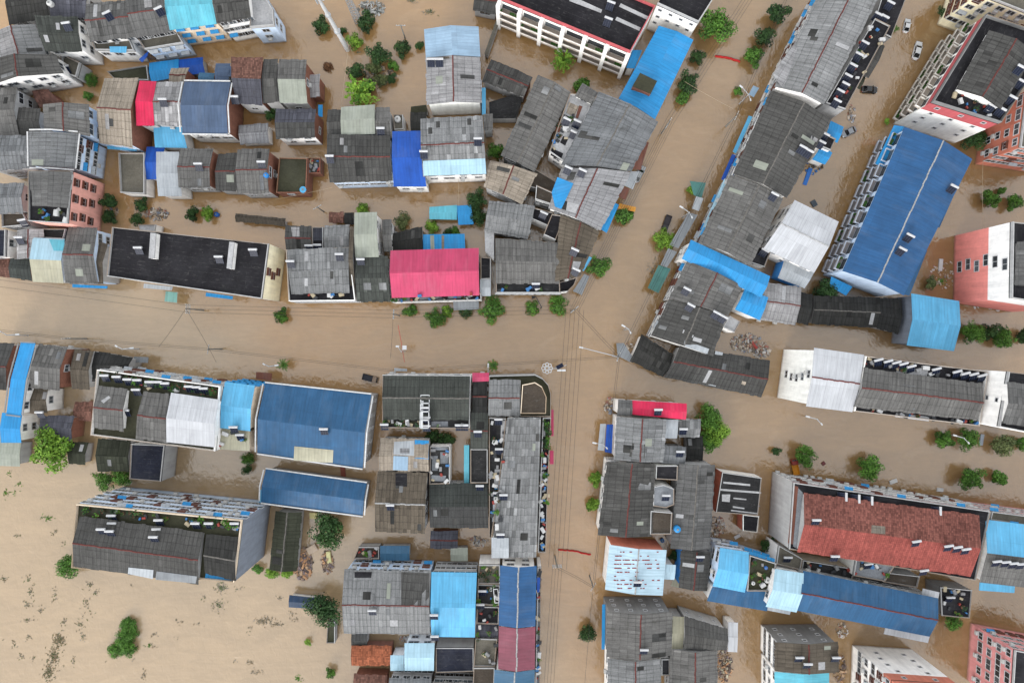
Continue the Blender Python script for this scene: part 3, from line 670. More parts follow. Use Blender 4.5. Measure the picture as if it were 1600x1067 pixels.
# canal south side
b("dark tiled garden house with red ridge| west of the dull grey flat house", [(446, 354), (487, 355), (487, 391), (447, 391)], 6.6, 't:dark', 'grey')
b("black terrace well| of the dull grey flat house", [(488, 355), (506, 355), (506, 390), (488, 391)], 6, 'f:tar', 'grey', win=None)
b("grey tiled back wing| of the dull grey flat house", [(507, 354), (546, 353), (545, 385), (507, 387)], 7.6, 't:light', 'grey', ridge=None)
b("dull grey flat house on the main street| with dark front terrace", [(448, 391), (546, 387), (556, 470), (452, 471)], 9, 'f:tar', 'white', par=.7, parc='white',
  subs=[dict(pts=[(449, 392), (545, 388), (546, 456), (455, 458)], h=9.9, roof='t:light', wall='grey', rise=.6, ridge=None)], win={2: (6, 'wide')})
b("brown tile strip| beside the dull grey flat house", [(547, 355), (553, 355), (556, 462), (548, 460)], 8.5, 't:brown', 'grey', ridge=None, win=None)
b("pale grey-green metal hall| reaching back to the canal", [(554, 334), (589, 333), (592, 400), (555, 401)], 9, 'm:pgreen', 'white', rise=.9)
b("narrow grey sheet roof| between metal hall and brown shed", [(597, 345), (612, 345), (613, 392), (600, 392)], 7, 't:mid', 'white', ridge=None)
b("dark greenish tiled shop| west of the big pink roof", [(556, 401), (606, 401), (610, 470), (558, 470)], 8.8, 't:green', 'grey', ridge=None)
b("big pink metal roof hall| on the main street", [(610, 393), (748, 389), (749, 460), (612, 464)], 9.4, 'm:pink', 'white', rise=2.0, wk='plain')
b("cluttered front terrace| of the big pink roof hall", [(612, 462), (752, 458), (752, 469), (612, 473)], 6.4, 'f:tar', 'white', par=.6, win=None)
b("dark brown tiled shed| behind the big pink roof hall", [(613, 366), (660, 355), (660, 390), (614, 392)], 4.6, 't:vdark', 'grey', ridge=None, win=None)
b("blue sheet roof| directly behind the big pink roof hall", [(661, 367), (726, 366), (727, 390), (661, 391)], 4, 'm:bright', 'grey', shape='mono', rise=.5, cat='shed', name='shed', win=None)
b("cyan half of a floating canopy shed| in the canal", [(671, 325), (714, 322), (714, 342), (671, 341)], 3, 'm:cyan', 'grey', rise=.4, cat='shed', name='shed', win=None)
b("blue half of a canopy shed| beneath the twin round trees", [(714, 323), (736, 322), (740, 349), (716, 350)], 3.2, 'm:bright', 'grey', rise=.4, cat='shed', name='shed', win=None)
b("rust-red tiled hut| behind the grey-green metal hall", [(514, 333), (537, 333), (537, 347), (514, 347)], 3, 't:rbrown', 'brick', ridge=None, cat='shed', name='shed', win=None)
b("dark lean-to| between rust-red hut and grey-green hall", [(538, 334), (553, 334), (553, 349), (538, 348)], 3, 't:vdark', 'grey', ridge=None, cat='shed', name='shed', win=None)
b("grey sheet carport| in front of the big pink roof hall", [(708, 468), (748, 467), (748, 482), (709, 483)], 3, 'm:grey', 'grey', shape='mono', rise=.3, cat='carport', name='carport', win=None)
b("black rubble roof| east of the big pink roof", [(751, 402), (767, 403), (767, 436), (751, 437)], 6, 'f:tar', 'white', win=None)
b("pale translucent roof| below the black rubble roof", [(750, 438), (767, 438), (767, 461), (750, 461)], 6.2, 'm:lgrey', 'white', rise=.2)
b("white sheet-metal strip roof| at the grey terrace house", [(757, 360), (772, 360), (772, 406), (758, 393)], 7, 'f:white', 'white', par=0, win=None)
# ------------------------------------------------------------------ triangle block
b("long grey ridge hall| slanting beside the white solar terrace", [(842, 118), (784, 244), (834, 268), (891, 144)], 8.4, 't:mid', 'dgrey', ridge='grey')
b("white solar terrace house| between two long grey roofs", [(890, 148), (930, 150), (884, 256), (858, 238)], 8, 'f:white', 'white', par=.8)
b("small grey tiled lookout roof| at the north tip of the triangle block", [(909, 132), (935, 146), (924, 161), (899, 149)], 10, 't:mid', 'ivory', ridge=None)
b("large patched light-grey house| on the slanting street", [(937, 144), (878, 258), (984, 268), (1027, 190)], 11, 't:light', 'grey', ridge='grey')
b("patched white-grey house with red ridge| next down the slanting street", [(879, 263), (858, 326), (937, 360), (985, 269)], 10.6, 't:white', 'white')
b("dark tiled corner house with two solar panels| above the crossroads", [(877, 336), (868, 440), (905, 432), (936, 361)], 10, 't:brown', 'white', ridge='red')
b("rounded white corner shop terrace| above the crossroads", [(871, 442), (902, 433), (897, 446), (887, 456), (872, 458)], 6.5, 'f:tar', 'white', par=.9, cat='shop', win=None)
b("rust-ridged tile house| behind the slanting hall", [(767, 251), (757, 293), (814, 319), (838, 271)], 8, 't:pale', 'grey')
b("blocky light tile house| beside the twin round trees", [(764, 315), (836, 323), (825, 372), (757, 359)], 8, 't:light', 'grey', ridge=None)
b("grey terrace house with red-railed balcony| on the main street", [(774, 373), (873, 380), (875, 458), (775, 458)], 8, 'f:dark', 'white', par=.8, subs=[dict(pts=[(774, 374), (873, 381), (874, 441), (775, 442)], h=9.2, roof='t:mid', wall='white', rise=1.0, ridge=None)], win={2: (8, 'wide')})
b("brown flat terrace| behind the blue roof patch", [(838, 290), (872, 305), (864, 321), (836, 312)], 8, 'f:brown', 'ivory', win={2: 2})
b("charcoal solar roof with white parapet| in the triangle block", [(833, 325), (868, 334), (856, 354), (831, 343)], 7, 'f:tar', 'white', par=.8, win=None)
b("dark sunken terrace| beside the red-ridge corner house", [(862, 335), (882, 338), (868, 376), (849, 367)], 8.6, 'f:tar', 'white', par=.6, win=None)
b("dark yard roof| between rust-ridged house and blue patch", [(826, 258), (872, 286), (862, 302), (820, 290)], 5, 'f:brown', 'grey', par=.3, win=None)
# ------------------------------------------------------------------ north-east of centre
b("black-roofed housing block with red parapet| and white balconies", [(780, 0), (984, 84), (1023, 12), (815, -75)], 12, 'f:tar', {'d': 'white'}, par=1.2, parc='red', cat='building', name='apartment_block', win=None)
b("white block with charcoal roof| north of the long blue roof", [(1026, 8), (1090, 37), (1120, -10), (1048, -42)], 12.5, 'f:tar', 'white', par=.9, cat='building', name='apartment_block', win={0: (4, 'small')})
b("long blue roof with dark hatch| beside the street trees", [(1031, 41), (968, 155), (1022, 186), (1082, 62)], 8.5, 'm:bright', 'white', rise=.8,
  subs=[dict(pts=[(1000, 114), (1027, 127), (1017, 147), (988, 135)], h=11, roof='f:mossy', wall='brick', par=0, z0=8)])
b("small blue side roof| wedged behind the long blue roof", [(988, 80), (1003, 80), (992, 106), (979, 105)], 6, 'm:bright', 'white', win=None, cat='shed', name='shed')
# ------------------------------------------------------------------ long street row, east
b("long patched grey row house| with white facade and solar row behind", [(1290, -28), (1211, 136), (1286, 163), (1378, -16)], 12, 't:light', 'white', rise=1.6, cat='row house', name='row_house', win={0: (22, 'mix')})
b("black service terrace| behind the long patched row house", [(1366, 30), (1390, 42), (1320, 172), (1289, 162)], 8, 'f:tar', 'grey', par=.5, win=None)
b("tar-black strip roof| at the north end of the back lane", [(1382, -18), (1422, -18), (1392, 60), (1362, 44)], 7, 'f:tar', 'dgrey', par=.3, win=None)
b("dark tiled back shed| along the lane of the white cars", [(1368, 60), (1382, 74), (1358, 121), (1339, 110)], 5, 't:dark', 'white', ridge=None, cat='shed', name='shed', win=None)
b("mossy back shed| beside the black parked car", [(1333, 110), (1353, 120), (1345, 138), (1326, 130)], 4.5, 't:moss', 'white', ridge=None, cat='shed', name='shed', win=None)
b("dark tiled row house with pale ridge| in the middle of the long row", [(1206, 142), (1147, 272), (1228, 309), (1298, 186)], 10.4, 't:dark', 'white', ridge='grey', cat='row house', name='row_house', win={0: (14, 'mix')})
b("blue lane porch beside the silver car| behind the dark row house", [(1297, 190), (1318, 200), (1309, 222), (1290, 212)], 4.5, 'm:bright', 'white', rise=.4, win=None, cat='shed', name='shed')
b("second blue lane porch| under the triple solar panels", [(1282, 230), (1300, 240), (1290, 256), (1270, 248)], 4.5, 'm:bright', 'white', rise=.4, win=None, cat='shed', name='shed')
b("black lane-side flat roof| between the two blue lane porches", [(1280, 205), (1305, 218), (1297, 236), (1268, 224)], 6, 'f:tar', 'white', par=.5, win=None)
b("grey row house with pale-blue street awning| north of the big blue roofs", [(1143, 274), (1093, 378), (1172, 414), (1222, 310)], 10, 't:mid', 'white', ridge='grey', cat='row house', name='row_house', win={0: (10, 'mix')})
b("azure ridge roof| across the long row", [(1079, 376), (1203, 433), (1190, 463), (1066, 403)], 10.3, 'm:bright', 'white', rise=.9, cat='row house', name='row_house')
b("azure side roof| beside the white tiled house", [(1163, 453), (1200, 466), (1188, 499), (1149, 482)], 8.5, 'm:bright', 'white', rise=.5, win=None)
b("grey row house with bright red ridge| south of the azure ridge roof", [(1075, 408), (1047, 467), (1136, 493), (1161, 447)], 10, 't:mid', {'d': 'white'}, cat='row house', name='row_house', win={0: (5, 'mix')})
b("weathered row-end house with white gable| at the crossroads", [(1047, 468), (1019, 525), (1112, 556), (1134, 494)], 10, 't:dark', {'d': 'white'}, ridge='grey', cat='row house', name='row_house', win={0: (5, 'mix')})
b("black courtyard terrace| behind the bright red ridge house", [(1176, 380), (1204, 392), (1194, 418), (1170, 410)], 7, 'f:tar', 'white', par=.5, win=None)
b("white roof terrace| beside the rubble heap", [(1140, 493), (1157, 502), (1147, 520), (1129, 511)], 7, 'f:white', 'white', par=.4)
b("big white metal warehouse| behind the long row", [(1241, 314), (1310, 348), (1273, 425), (1194, 387)], 9, 'm:white', 'white', rise=1.3, ridge='white', cat='warehouse', name='warehouse')
b("white lean-to with blue edge| below the white warehouse", [(1226, 403), (1272, 426), (1258, 449), (1216, 433)], 6, 'm:lgrey', 'blue', rise=.4, win=None)
b("white tiled house with red ridge| south of the white warehouse", [(1196, 443), (1252, 450), (1243, 506), (1186, 498)], 7, 't:white', 'white', rise=1.2)
b("dark tile shed under the bushy tree| east of the white tiled house", [(1249, 458), (1270, 462), (1263, 507), (1245, 502)], 4.6, 't:vdark', 'grey', ridge=None, win=None)
b("long black-tiled sheds| in the flooded yard", [(1271, 464), (1375, 466), (1371, 511), (1268, 505)], 5, 't:vdark', 'dgrey', ridge='grey', win=None)
b("dark hipped shed| west of the sky-blue hall", [(1375, 467), (1409, 468), (1404, 520), (1370, 512)], 5, 't:vdark', 'grey', ridge=None, win=None)
b("sky-blue hall| with dark edge strip in the eastern yard", [(1424, 460), (1499, 472), (1491, 547), (1417, 538)], 7.5, 'm:lblue', 'slate', rise=1.4, cat='warehouse', name='warehouse', win=None)
b("low dark tile sheds at the crossroads| under the row-end gable", [(1002, 523), (1052, 556), (1037, 588), (985, 562)], 4.6, 't:vdark', 'white', ridge=None, win=None)
b("long dark market shed with red ridge| along the flooded junction", [(1062, 541), (1203, 565), (1190, 619), (1038, 588)], 5.2, 't:dark', 'grey', rise=1.6, win=None)
b("long royal-blue roofed block| with balconies in the east lane", [(1415, 199), (1318, 424), (1411, 461), (1518, 248)], 11.5, 'm:blue2', 'lblue', rise=1.9, ridge='white', cat='building', name='apartment_block', win=None)
b("red-and-white apartment tower| with solar roof terrace", [(1537, 26), (1454, 161), (1560, 194), (1645, 62)], 15.5, 'f:tar', {'d': 'ivory@11.5,red', 0: 'ivory@13.2,red'}, par=1.2, parc='dgrey', cat='building', name='apartment_block',
  subs=[dict(pts=[(1547, 48), (1496, 140), (1562, 170), (1617, 82)], h=17.2, roof='t:dark', wall='white', rise=1.3)], win={1: (3, 'small')})
b("brick-red apartment house at the east edge| behind the tower's tree", [(1603, 142), (1592, 231), (1690, 246), (1700, 152)], 15, 'f:conc', 'orange', cat='building', name='apartment_block', win={0: (4, 'mix'), 1: (6, 'mix')})
b("cream apartment house in the top corner| with barred windows", [(1545, -62), (1527, -8), (1680, 52), (1695, -10)], 15, 'f:conc', 'cream', cat='building', name='apartment_block', win={0: (4, 'cage'), 1: (9, 'mix')})
b("pink apartment house with white top storeys| east of the royal-blue block", [(1579, 347), (1577, 466), (1680, 482), (1685, 356)], 19.5, 'f:tar', {'d': 'salmon@12.5,white'}, par=.9, parc='grey', cat='building', name='apartment_block',
  subs=[dict(pts=[(1660, 372), (1660, 452), (1588, 446), (1590, 378)], h=20.6, roof='t:mid', wall='grey')], win={0: (1, 'wide')})
b("tall white-roofed street block| with stepped white end wall", [(1350, 556), (1272, 545), (1260, 633), (1332, 642)], 18, 'm:white', {'d': 'white', 1: 'ivory'}, rise=.8, ridge='red', cat='building', name='apartment_block', win={1: (1, 'plain'), 0: 4})
b("tall grey-tiled street block| between white roof and red parapet", [(1350, 556), (1540, 580), (1527, 665), (1332, 642)], 17.5, 'f:tar', {'d': 'white', 1: 'red'}, par=.9, parc='white', cat='building', name='apartment_block',
  subs=[dict(pts=[(1350, 576), (1535, 601), (1527, 655), (1334, 634)], h=18.6, roof='t:mid', wall='grey', rise=1.3)], win={2: (16, 'mix'), 0: (14, 'mix')})
b("tallest grey-roofed block on the east edge| with two windows in a white end wall", [(1573, 580), (1690, 594), (1680, 690), (1558, 666)], 23, 'f:tar', 'white', par=.8, cat='building', name='apartment_block',
  subs=[dict(pts=[(1574, 598), (1690, 610), (1684, 672), (1566, 660)], h=24.4, roof='t:mid', wall='white', ridge=None)], win={3: (1, 'small')})
# ------------------------------------------------------------------ south-east
b("long red-tiled apartment block| on the eastern street", [(1239, 753), (1546, 798), (1523, 906), (1232, 857)], 13, 'f:tar', {'d': 'grey', 0: 'white@10.6,red'}, par=.5, parc='grey', cat='building', name='apartment_block',
  subs=[dict(pts=[(1256, 771), (1530, 806), (1517, 899), (1246, 860)], h=14.2, roof='t:dred/t:red', wall='grey', rise=2.0, ridge=None)], win={0: (26, 'mix')})
b("blue and grey roofed house| at the east edge beyond the red tiles", [(1540, 813), (1690, 832), (1680, 925), (1531, 908)], 13, 'm:lblue/t:mid', 'white', ridge=None, win={0: (8, 'mix')})
b("pink-fronted far row house| along the eastern street edge", [(1548, 798), (1700, 818), (1694, 834), (1545, 811)], 11, 'f:conc', 'rose', win={0: (10, 'mix')})
b("steel-blue long roof| with red ridge below the red tiles", [(1255, 893), (1466, 936), (1453, 993), (1240, 951)], 11.5, 'm:steel', 'grey', rise=1.6, ridge='red')
b("pale ice-blue cross roof| on the steel-blue long roof", [(1211, 890), (1256, 897), (1245, 955), (1197, 946)], 11.8, 'm:paleice', 'white', rise=1.3)
b("light-blue roofed house| with a steel-blue apron at its foot", [(1125, 857), (1170, 864), (1164, 924), (1114, 914)], 11.5, 'm:lblue', 'lblue', rise=1.2, win={3: (2, 'mix'), 0: (3, 'mix')})
b("steel-blue apron roof| below the light-blue roofed house", [(1112, 915), (1200, 923), (1199, 953), (1105, 937)], 8.8, 'm:steel', 'white', shape='mono', rise=.6)
b("dark roof terrace with white tubs| beside the light-blue roofed house", [(1170, 866), (1212, 879), (1204, 922), (1166, 922)], 9.5, 'f:mossy', 'lblue', par=.7, win={0: (3, 'awn')})
b("dark courtyard block with blue window awnings| under the red tiles", [(1254, 874), (1336, 888), (1330, 906), (1252, 888)], 7, 'f:dark', 'beige', par=.4, win=None)
b("bright grey rooftop court| between red tiles and steel-blue roof", [(1336, 873), (1396, 883), (1381, 907), (1332, 898)], 9, 'f:lgrey', 'ivory', par=.6, win=None)
b("brown courtyard block with blue awnings| east of the bright grey court", [(1382, 893), (1436, 899), (1432, 917), (1378, 908)], 7.5, 'f:brown', 'grey', par=.5, win=None)
b("black-slab yard houses| at the end of the steel-blue roof", [(1468, 916), (1518, 921), (1514, 965), (1470, 961)], 6, 'f:tar', 'dgrey', par=.4, win=None)
b("concrete terrace| at the west end of the red tiles", [(1216, 851), (1253, 872), (1250, 890), (1212, 880)], 8, 'f:conc', 'white', par=.5, win=None)
b("grey gable house with cyan lower roof| on the south canal", [(1308, 1002), (1309, 1050), (1212, 1048), (1213, 1003)], 11, 't:brown', {'d': 'white', 3: 'dgrey'}, rise=1.3, win={3: (3, 'small'), 2: (3, 'wide')})
b("cyan roof| in front of the grey south-canal gable house", [(1294, 1050), (1294, 1110), (1212, 1110), (1212, 1049)], 10.5, 'm:cyan', 'white', rise=1.1, win={2: 3})
b("white apartment block with orange crown| at the bottom edge", [(1393, 1062), (1497, 1069), (1490, 1160), (1390, 1150)], 18, 'f:tar', {'d': 'white@14.5,orange'}, par=1.0, parc='orange', cat='building', name='apartment_block', win={0: (2, 'small'), 3: (5, 'mix')})
b("rose-pink apartment house in the bottom corner| with white end", [(1584, 1014), (1720, 1040), (1700, 1140), (1578, 1112)], 15, 'f:tar', {'d': 'rose', 2: 'white'}, cat='building', name='apartment_block', win={3: (5, 'plain'), 0: (7, 'mix')})
# ------------------------------------------------------------------ centre-south block (east of street)
b("dark-and-pink corner house| at the crossroads' south-east", [(988, 627), (1073, 632), (1072, 654), (988, 646)], 9.4, 'm:hot', 'white', rise=.4, win={0: (6, 'plain')})
b("grey tiled corner| west of the hot-pink strip roof", [(966, 625), (988, 627), (988, 648), (964, 648)], 9.6, 't:mid', 'white', ridge=None)
b("patched grey house with red ridge| south of the hot-pink strip roof", [(1040, 655), (1035, 722), (961, 718), (965, 651)], 10, 't:light', 'white', win={0: 3})
b("pale sheet room| beside the patched red-ridge house", [(1041, 657), (1060, 657), (1058, 683), (1039, 683)], 8, 'm:lgrey', 'grey', rise=.2, win=None)
b("grey solar roof room| beside the big double tree", [(1061, 658), (1095, 657), (1093, 682), (1061, 682)], 7, 't:light', 'grey', ridge=None)
b("grey rear roof| stepping down behind the patched red-ridge house", [(1036, 697), (1072, 699), (1070, 725), (1034, 722)], 8, 't:light', 'grey', ridge=None)
b("brown-black shed| between rear roof and the big double tree", [(1072, 683), (1098, 683), (1098, 718), (1073, 717)], 4, 't:vdark', 'grey', ridge=None, cat='shed', name='shed', win=None)
b("long dark ridge house| on the south street", [(1022, 724), (1017, 838), (936, 836), (950, 721)], 9.4, 't:dark', 'white', rise=1.4)
b("white-walled rooftop box room| nearest the patched red-ridge house", [(1025, 727), (1059, 727), (1058, 750), (1024, 748)], 9, 'f:tar', 'ivory', par=.3, win=None)
b("rounded silver box room| in the middle of the roof boxes", [(1021, 760), (1036, 757), (1053, 763), (1053, 788), (1040, 793), (1020, 790)], 9, 'f:lgrey', 'white', par=.3, win=None)
b("pale box room with frame roof| at the south of the roof boxes", [(1016, 797), (1050, 800), (1048, 834), (1015, 834)], 9, 'f:brown', 'white', par=.5, win=None)
b("tall mid-grey ridge house with brick flank| east of the roof boxes", [(1116, 726), (1108, 858), (1050, 857), (1062, 724)], 8.6, 't:mid', {'d': 'grey', 0: 'brick'}, ridge='grey', win=None)
b("brick-walled house with dark glossy roof sheets| by the debris yard", [(1128, 737), (1190, 746), (1184, 805), (1118, 800)], 5.5, 'f:dark', {'d': 'orange', 0: 'white'}, par=.3, parc='grey', win=None)
b("dark back yard roof| south of the glossy roof sheets", [(1160, 803), (1186, 806), (1183, 832), (1160, 829)], 4.5, 'f:tar', 'orange', par=.3, parc='ivory', win=None)
b("white roof spotted with rust marks| on the south street", [(1040, 859), (1034, 930), (947, 921), (954, 851)], 9.5, 'm:icewhite', {'d': 'white', 3: 'orange'}, rise=1.3, ridge='white', win=None)
b("white roof annex| stepping off the rust-spotted roof", [(1040, 883), (1056, 884), (1054, 904), (1037, 903)], 8, 'm:icewhite', 'white', rise=.2, win=None)
b("dark tile back house with red ridge| behind the rust-spotted roof", [(1110, 861), (1103, 923), (1062, 918), (1066, 860)], 7.6, 't:dark', {'d': 'grey', 2: 'blue'}, win=None)
b("grey house with windowed grey gable| on the south street", [(1049, 955), (1047, 1024), (949, 1026), (950, 955)], 10.5, 't:mid', 'dgrey', rise=1.7, win={3: (4, 'small')})
b("pale patchwork house at the bottom edge| below the windowed grey gable", [(1031, 1029), (1033, 1110), (950, 1110), (951, 1028)], 9.5, 't:light', 'white')
b("black yard room| beside the pale patchwork house", [(1033, 1028), (1046, 1028), (1046, 1054), (1033, 1054)], 7, 'f:tar', 'white', par=.5, win=None)
b("dark-grey tiled house with window gable| beside the south canal", [(1070, 964), (1137, 984), (1136, 1014), (1068, 1012)], 8.6, 't:dark', 'grey', rise=.8, ridge=None, win={0: (3, 'small')})
b("cream sheet strip roof| between two grey gable houses", [(1051, 964), (1069, 965), (1067, 1013), (1049, 1013)], 7, 'm:cream', 'grey', rise=.3, win=None)
b("white sheet porch roof| over the south canal", [(1138, 973), (1153, 974), (1152, 1017), (1137, 1016)], 5.5, 'm:white', 'white', rise=.2, cat='shed', name='shed', win=None)
b("grey red-ridge house at the bottom edge| beside the debris lane", [(1119, 1015), (1121, 1110), (1046, 1110), (1049, 1014)], 8, 't:mid', 'grey')
# ------------------------------------------------------------------ west of the south street
b("dark greenish gable hall with white solar rack| south of the main street", [(598, 585), (736, 586), (734, 669), (598, 668)], 9.4, 'f:dark', 'white', par=.8, subs=[dict(pts=[(599, 587), (734, 588), (733, 655), (599, 654)], h=10.2, roof='t:green', wall='white', rise=1.5, ridge='grey')], win={0: (8, 'plain')})
b("narrow black-tiled slot house| with a pink porch on the main street", [(739, 595), (761, 595), (761, 643), (738, 643)], 8.6, 't:vdark', 'white')
b("pink porch roof| at the head of the black-tiled slot house", [(738, 584), (764, 584), (764, 594), (738, 595)], 8.8, 'm:pink', 'white', rise=.2)
b("dark red-ridge house with solar panel| behind the black-tiled slot house", [(736, 645), (763, 646), (762, 699), (735, 699)], 8.6, 't:green', 'grey')
b("black tar roof with pipes| south of the dark red-ridge house", [(735, 701), (762, 701), (762, 754), (735, 754)], 7.5, 'f:dark', 'grey', win=None)
b("light tiled corner house| beside the curved dark terrace", [(764, 595), (812, 595), (812, 648), (763, 648)], 10, 't:light', 'white', rise=.8)
b("curved dark corner terrace| at the crossroads", [(764, 587), (836, 585), (848, 591), (857, 601), (861, 615), (861, 651), (812, 650), (812, 595), (764, 595)], 8.6, 'f:mossy', 'grey', par=.7, parc='grey', win=None)
b("sunken brown roof pen| inside the curved dark terrace", [(816, 601), (836, 597), (847, 604), (854, 620), (853, 646), (813, 646)], 10, 'f:brown', 'beige', par=.5, parc='beige', win=None)
b("long light-grey roof| down the south street", [(793, 652), (845, 652), (838, 869), (768, 869)], 11, 't:light', 'white', shape='mono', rise=.5)
b("planted street terrace| beside the long light-grey roof", [(848, 652), (861, 652), (856, 760), (853, 862), (840, 862)], 8.5, 'f:tar', 'white', par=.8, win=None)
b("white cluttered roof yards| west of the long light-grey roof", [(764, 652), (791, 654), (780, 760), (768, 840), (764, 840)], 8, 'f:dark', 'white', par=.6, win=None)
b("translucent grid roof| at the foot of the long light-grey roof", [(768, 841), (795, 842), (795, 870), (768, 870)], 11.6, 'm:lgrey', 'white', rise=.2, win=None)
b("patchwork roof with a blue corner| south of the greenish gable hall", [(594, 686), (670, 688), (670, 735), (592, 734)], 8, 't:pale', 'grey', rise=.8, ridge=None, win={0: 4})
b("brown tiled house with white ridge| below the patchwork roof", [(590, 737), (668, 740), (664, 832), (586, 829)], 8, 't:brown', 'grey', ridge='white')
b("black-and-white flat roof| around the flooded little court", [(672, 697), (703, 696), (703, 755), (671, 756)], 6.5, 'f:dark', 'white', par=.5, win=None)
b("cyan gallery roof| of the flooded little court", [(725, 697), (733, 697), (733, 755), (725, 755)], 5.5, 'm:cyan', 'white', rise=.15, win=None)
b("two-tone dark tile house| south of the flooded little court", [(671, 757), (762, 756), (763, 823), (672, 823)], 7, 't:green/t:dark', 'grey', ridge=None)
b("slate-ridged yard shed| in the water south of the two-tone house", [(673, 831), (716, 831), (715, 856), (672, 855)], 4, 't:slate', 'brick', win=None, cat='shed', name='shed')
b("four-section tiled apartment block| with grey window front", [(538, 891), (673, 894), (672, 989), (537, 988)], 10, 't:light', 'lblue', rise=2.0, cat='building', name='apartment_block', win={0: (8, 'mix')})
b("light-cyan metal roof| at the end of the four-section block", [(674, 895), (745, 896), (742, 994), (674, 993)], 10, 'm:lblue', 'grey', rise=1.8, win={0: (4, 'wide')})
b("blue-grey corrugated porch| behind the four-section block", [(594, 854), (640, 854), (640, 874), (594, 874)], 4, 'm:bluegrey', 'grey', rise=.3, cat='shed', name='shed', win=None)
b("rubble-strewn yard roof| behind the four-section block", [(561, 853), (593, 853), (593, 872), (553, 872)], 3, 'f:brown', 'grey', par=.7, parc='grey', cat='shed', name='shed', win=None)
b("small pale shed roof| behind the light-cyan roof", [(704, 857), (731, 857), (731, 875), (704, 875)], 4, 'm:pgreen', 'grey', rise=.3, cat='shed', name='shed', win=None)
b("red clay-tiled cottage| below the four-section block", [(549, 1010), (612, 1010), (612, 1038), (549, 1038)], 4.6, 't:orange', 'brick', ridge=None, win=None)
b("dark clay-tiled cottage at the bottom edge| below the red one", [(553, 1054), (605, 1056), (604, 1095), (551, 1095)], 4.6, 't:rbrown', 'brick', ridge=None, win=None)
b("small grey shed| above the red clay-tiled cottage", [(549, 991), (574, 991), (574, 1009), (549, 1009)], 4, 't:dark', 'grey', ridge=None, cat='shed', name='shed', win=None)
b("ice-blue grid roof| beside the red clay-tiled cottage", [(632, 1006), (679, 1006), (678, 1046), (632, 1046)], 7, 'm:paleice', 'white', rise=.4)
b("ice-blue low sheet roof| joined to the ice-blue grid roof", [(610, 1025), (631, 1025), (631, 1046), (610, 1046)], 6, 'm:paleice', 'white', rise=.3)
b("charcoal tarpaulin yard| between ice-blue grid roof and street row", [(681, 1011), (740, 1011), (740, 1048), (681, 1050)], 6, 'f:blue', 'grey', par=.3, win=None)
b("pale tiled house at the bottom edge| below the ice-blue roofs", [(608, 1060), (674, 1062), (674, 1110), (606, 1110)], 8, 't:light', 'grey', win={0: 4})
b("grey windowed house at the bottom edge| below the charcoal tarpaulin", [(676, 1066), (740, 1068), (738, 1120), (675, 1120)], 8, 't:mid', 'grey', win={0: (4, 'wide')})
b("blue stretch of the street roof| with white ridge", [(837, 884), (835, 978), (781, 977), (783, 883)], 11, 'm:blue2', 'white', rise=1.2, ridge='white')
b("maroon stretch of the street roof| with pale ridge", [(835, 979), (834, 1045), (780, 1045), (781, 978)], 11, 'm:maroon', 'white', rise=1.2, ridge='white')
b("blue-grey stretch of the street roof| at the bottom edge", [(834, 1046), (832, 1110), (772, 1110), (774, 1046)], 11, 'm:bluegrey', 'white', rise=1.2, ridge='white')
b("white-edged street balcony terrace| along the blue and maroon street roof", [(840, 885), (846, 885), (843, 1110), (836, 1110)], 8, 'f:lgrey', 'white', par=.5, win=None)
b("weedy concrete roof court| beside the light-cyan metal roof", [(748, 881), (781, 881), (781, 911), (747, 911)], 8, 'f:conc', 'white', par=.7, win=None)
b("dark roof court with white heaters| south of the weedy court", [(747, 912), (781, 913), (780, 945), (746, 943)], 7.5, 'f:dark', 'grey', par=.5, win=None)
b("stained black roof court| with cream strip beside the blue street roof", [(746, 946), (780, 947), (779, 974), (745, 973)], 7, 'f:tar', 'ivory', par=.5, win=None)
b("dark tiled court roof| beside the maroon street roof", [(744, 976), (779, 977), (778, 994), (743, 993)], 7, 't:slate', 'grey', ridge=None, win=None)
b("mossy grey court roof| above the bottom edge", [(743, 996), (777, 997), (773, 1040), (740, 1040)], 7, 'f:conc', 'ivory', par=.5, win=None)
b("beige slab house at the bottom edge| beside the blue-grey street roof", [(740, 1042), (773, 1042), (771, 1110), (738, 1110)], 7.5, 'f:brown', 'beige', par=.4)
# ------------------------------------------------------------------ south-west
b("grey tiled house with brick flank on the west edge| of the lower block", [(-30, 536), (22, 538), (10, 608), (-34, 606)], 9, 't:dark', {'d': 'grey', 1: 'brick'})
b("tall narrow azure roof| between two brick-flanked houses", [(32, 537), (55, 538), (33, 648), (10, 645)], 9.6, 'm:bright', 'white', rise=.8, trim='grey')
b("lower azure roof| at the foot of the tall narrow one", [(3, 646), (34, 650), (33, 690), (1, 690)], 7, 'm:bright', 'white', rise=.5)
b("pale ribbed lean-to| below the lower azure roof", [(0, 691), (33, 692), (31, 727), (-2, 726)], 4.5, 'm:pgreen', 'grey', rise=.3, cat='shed', name='shed', win=None)
b("grey tiled house with tall brick flank| east of the azure roofs", [(60, 539), (105, 544), (93, 608), (48, 604)], 9.2, 't:mid', {'d': 'grey', 1: 'brick'}, ridge=None)
b("tiled kitchen roof with white balcony| below the brick-flanked house", [(49, 606), (75, 608), (74, 644), (45, 642)], 6.5, 't:brown', 'white', ridge=None)
b("old moss-brown gable house| beside the planted terrace block", [(116, 547), (146, 550), (140, 607), (112, 606)], 7, 't:brown', 'grey', ridge=None)
b("dark lean-to wing| of the moss-brown gable house", [(148, 550), (207, 560), (200, 579), (136, 593)], 6, 't:vdark', 'grey', ridge=None)
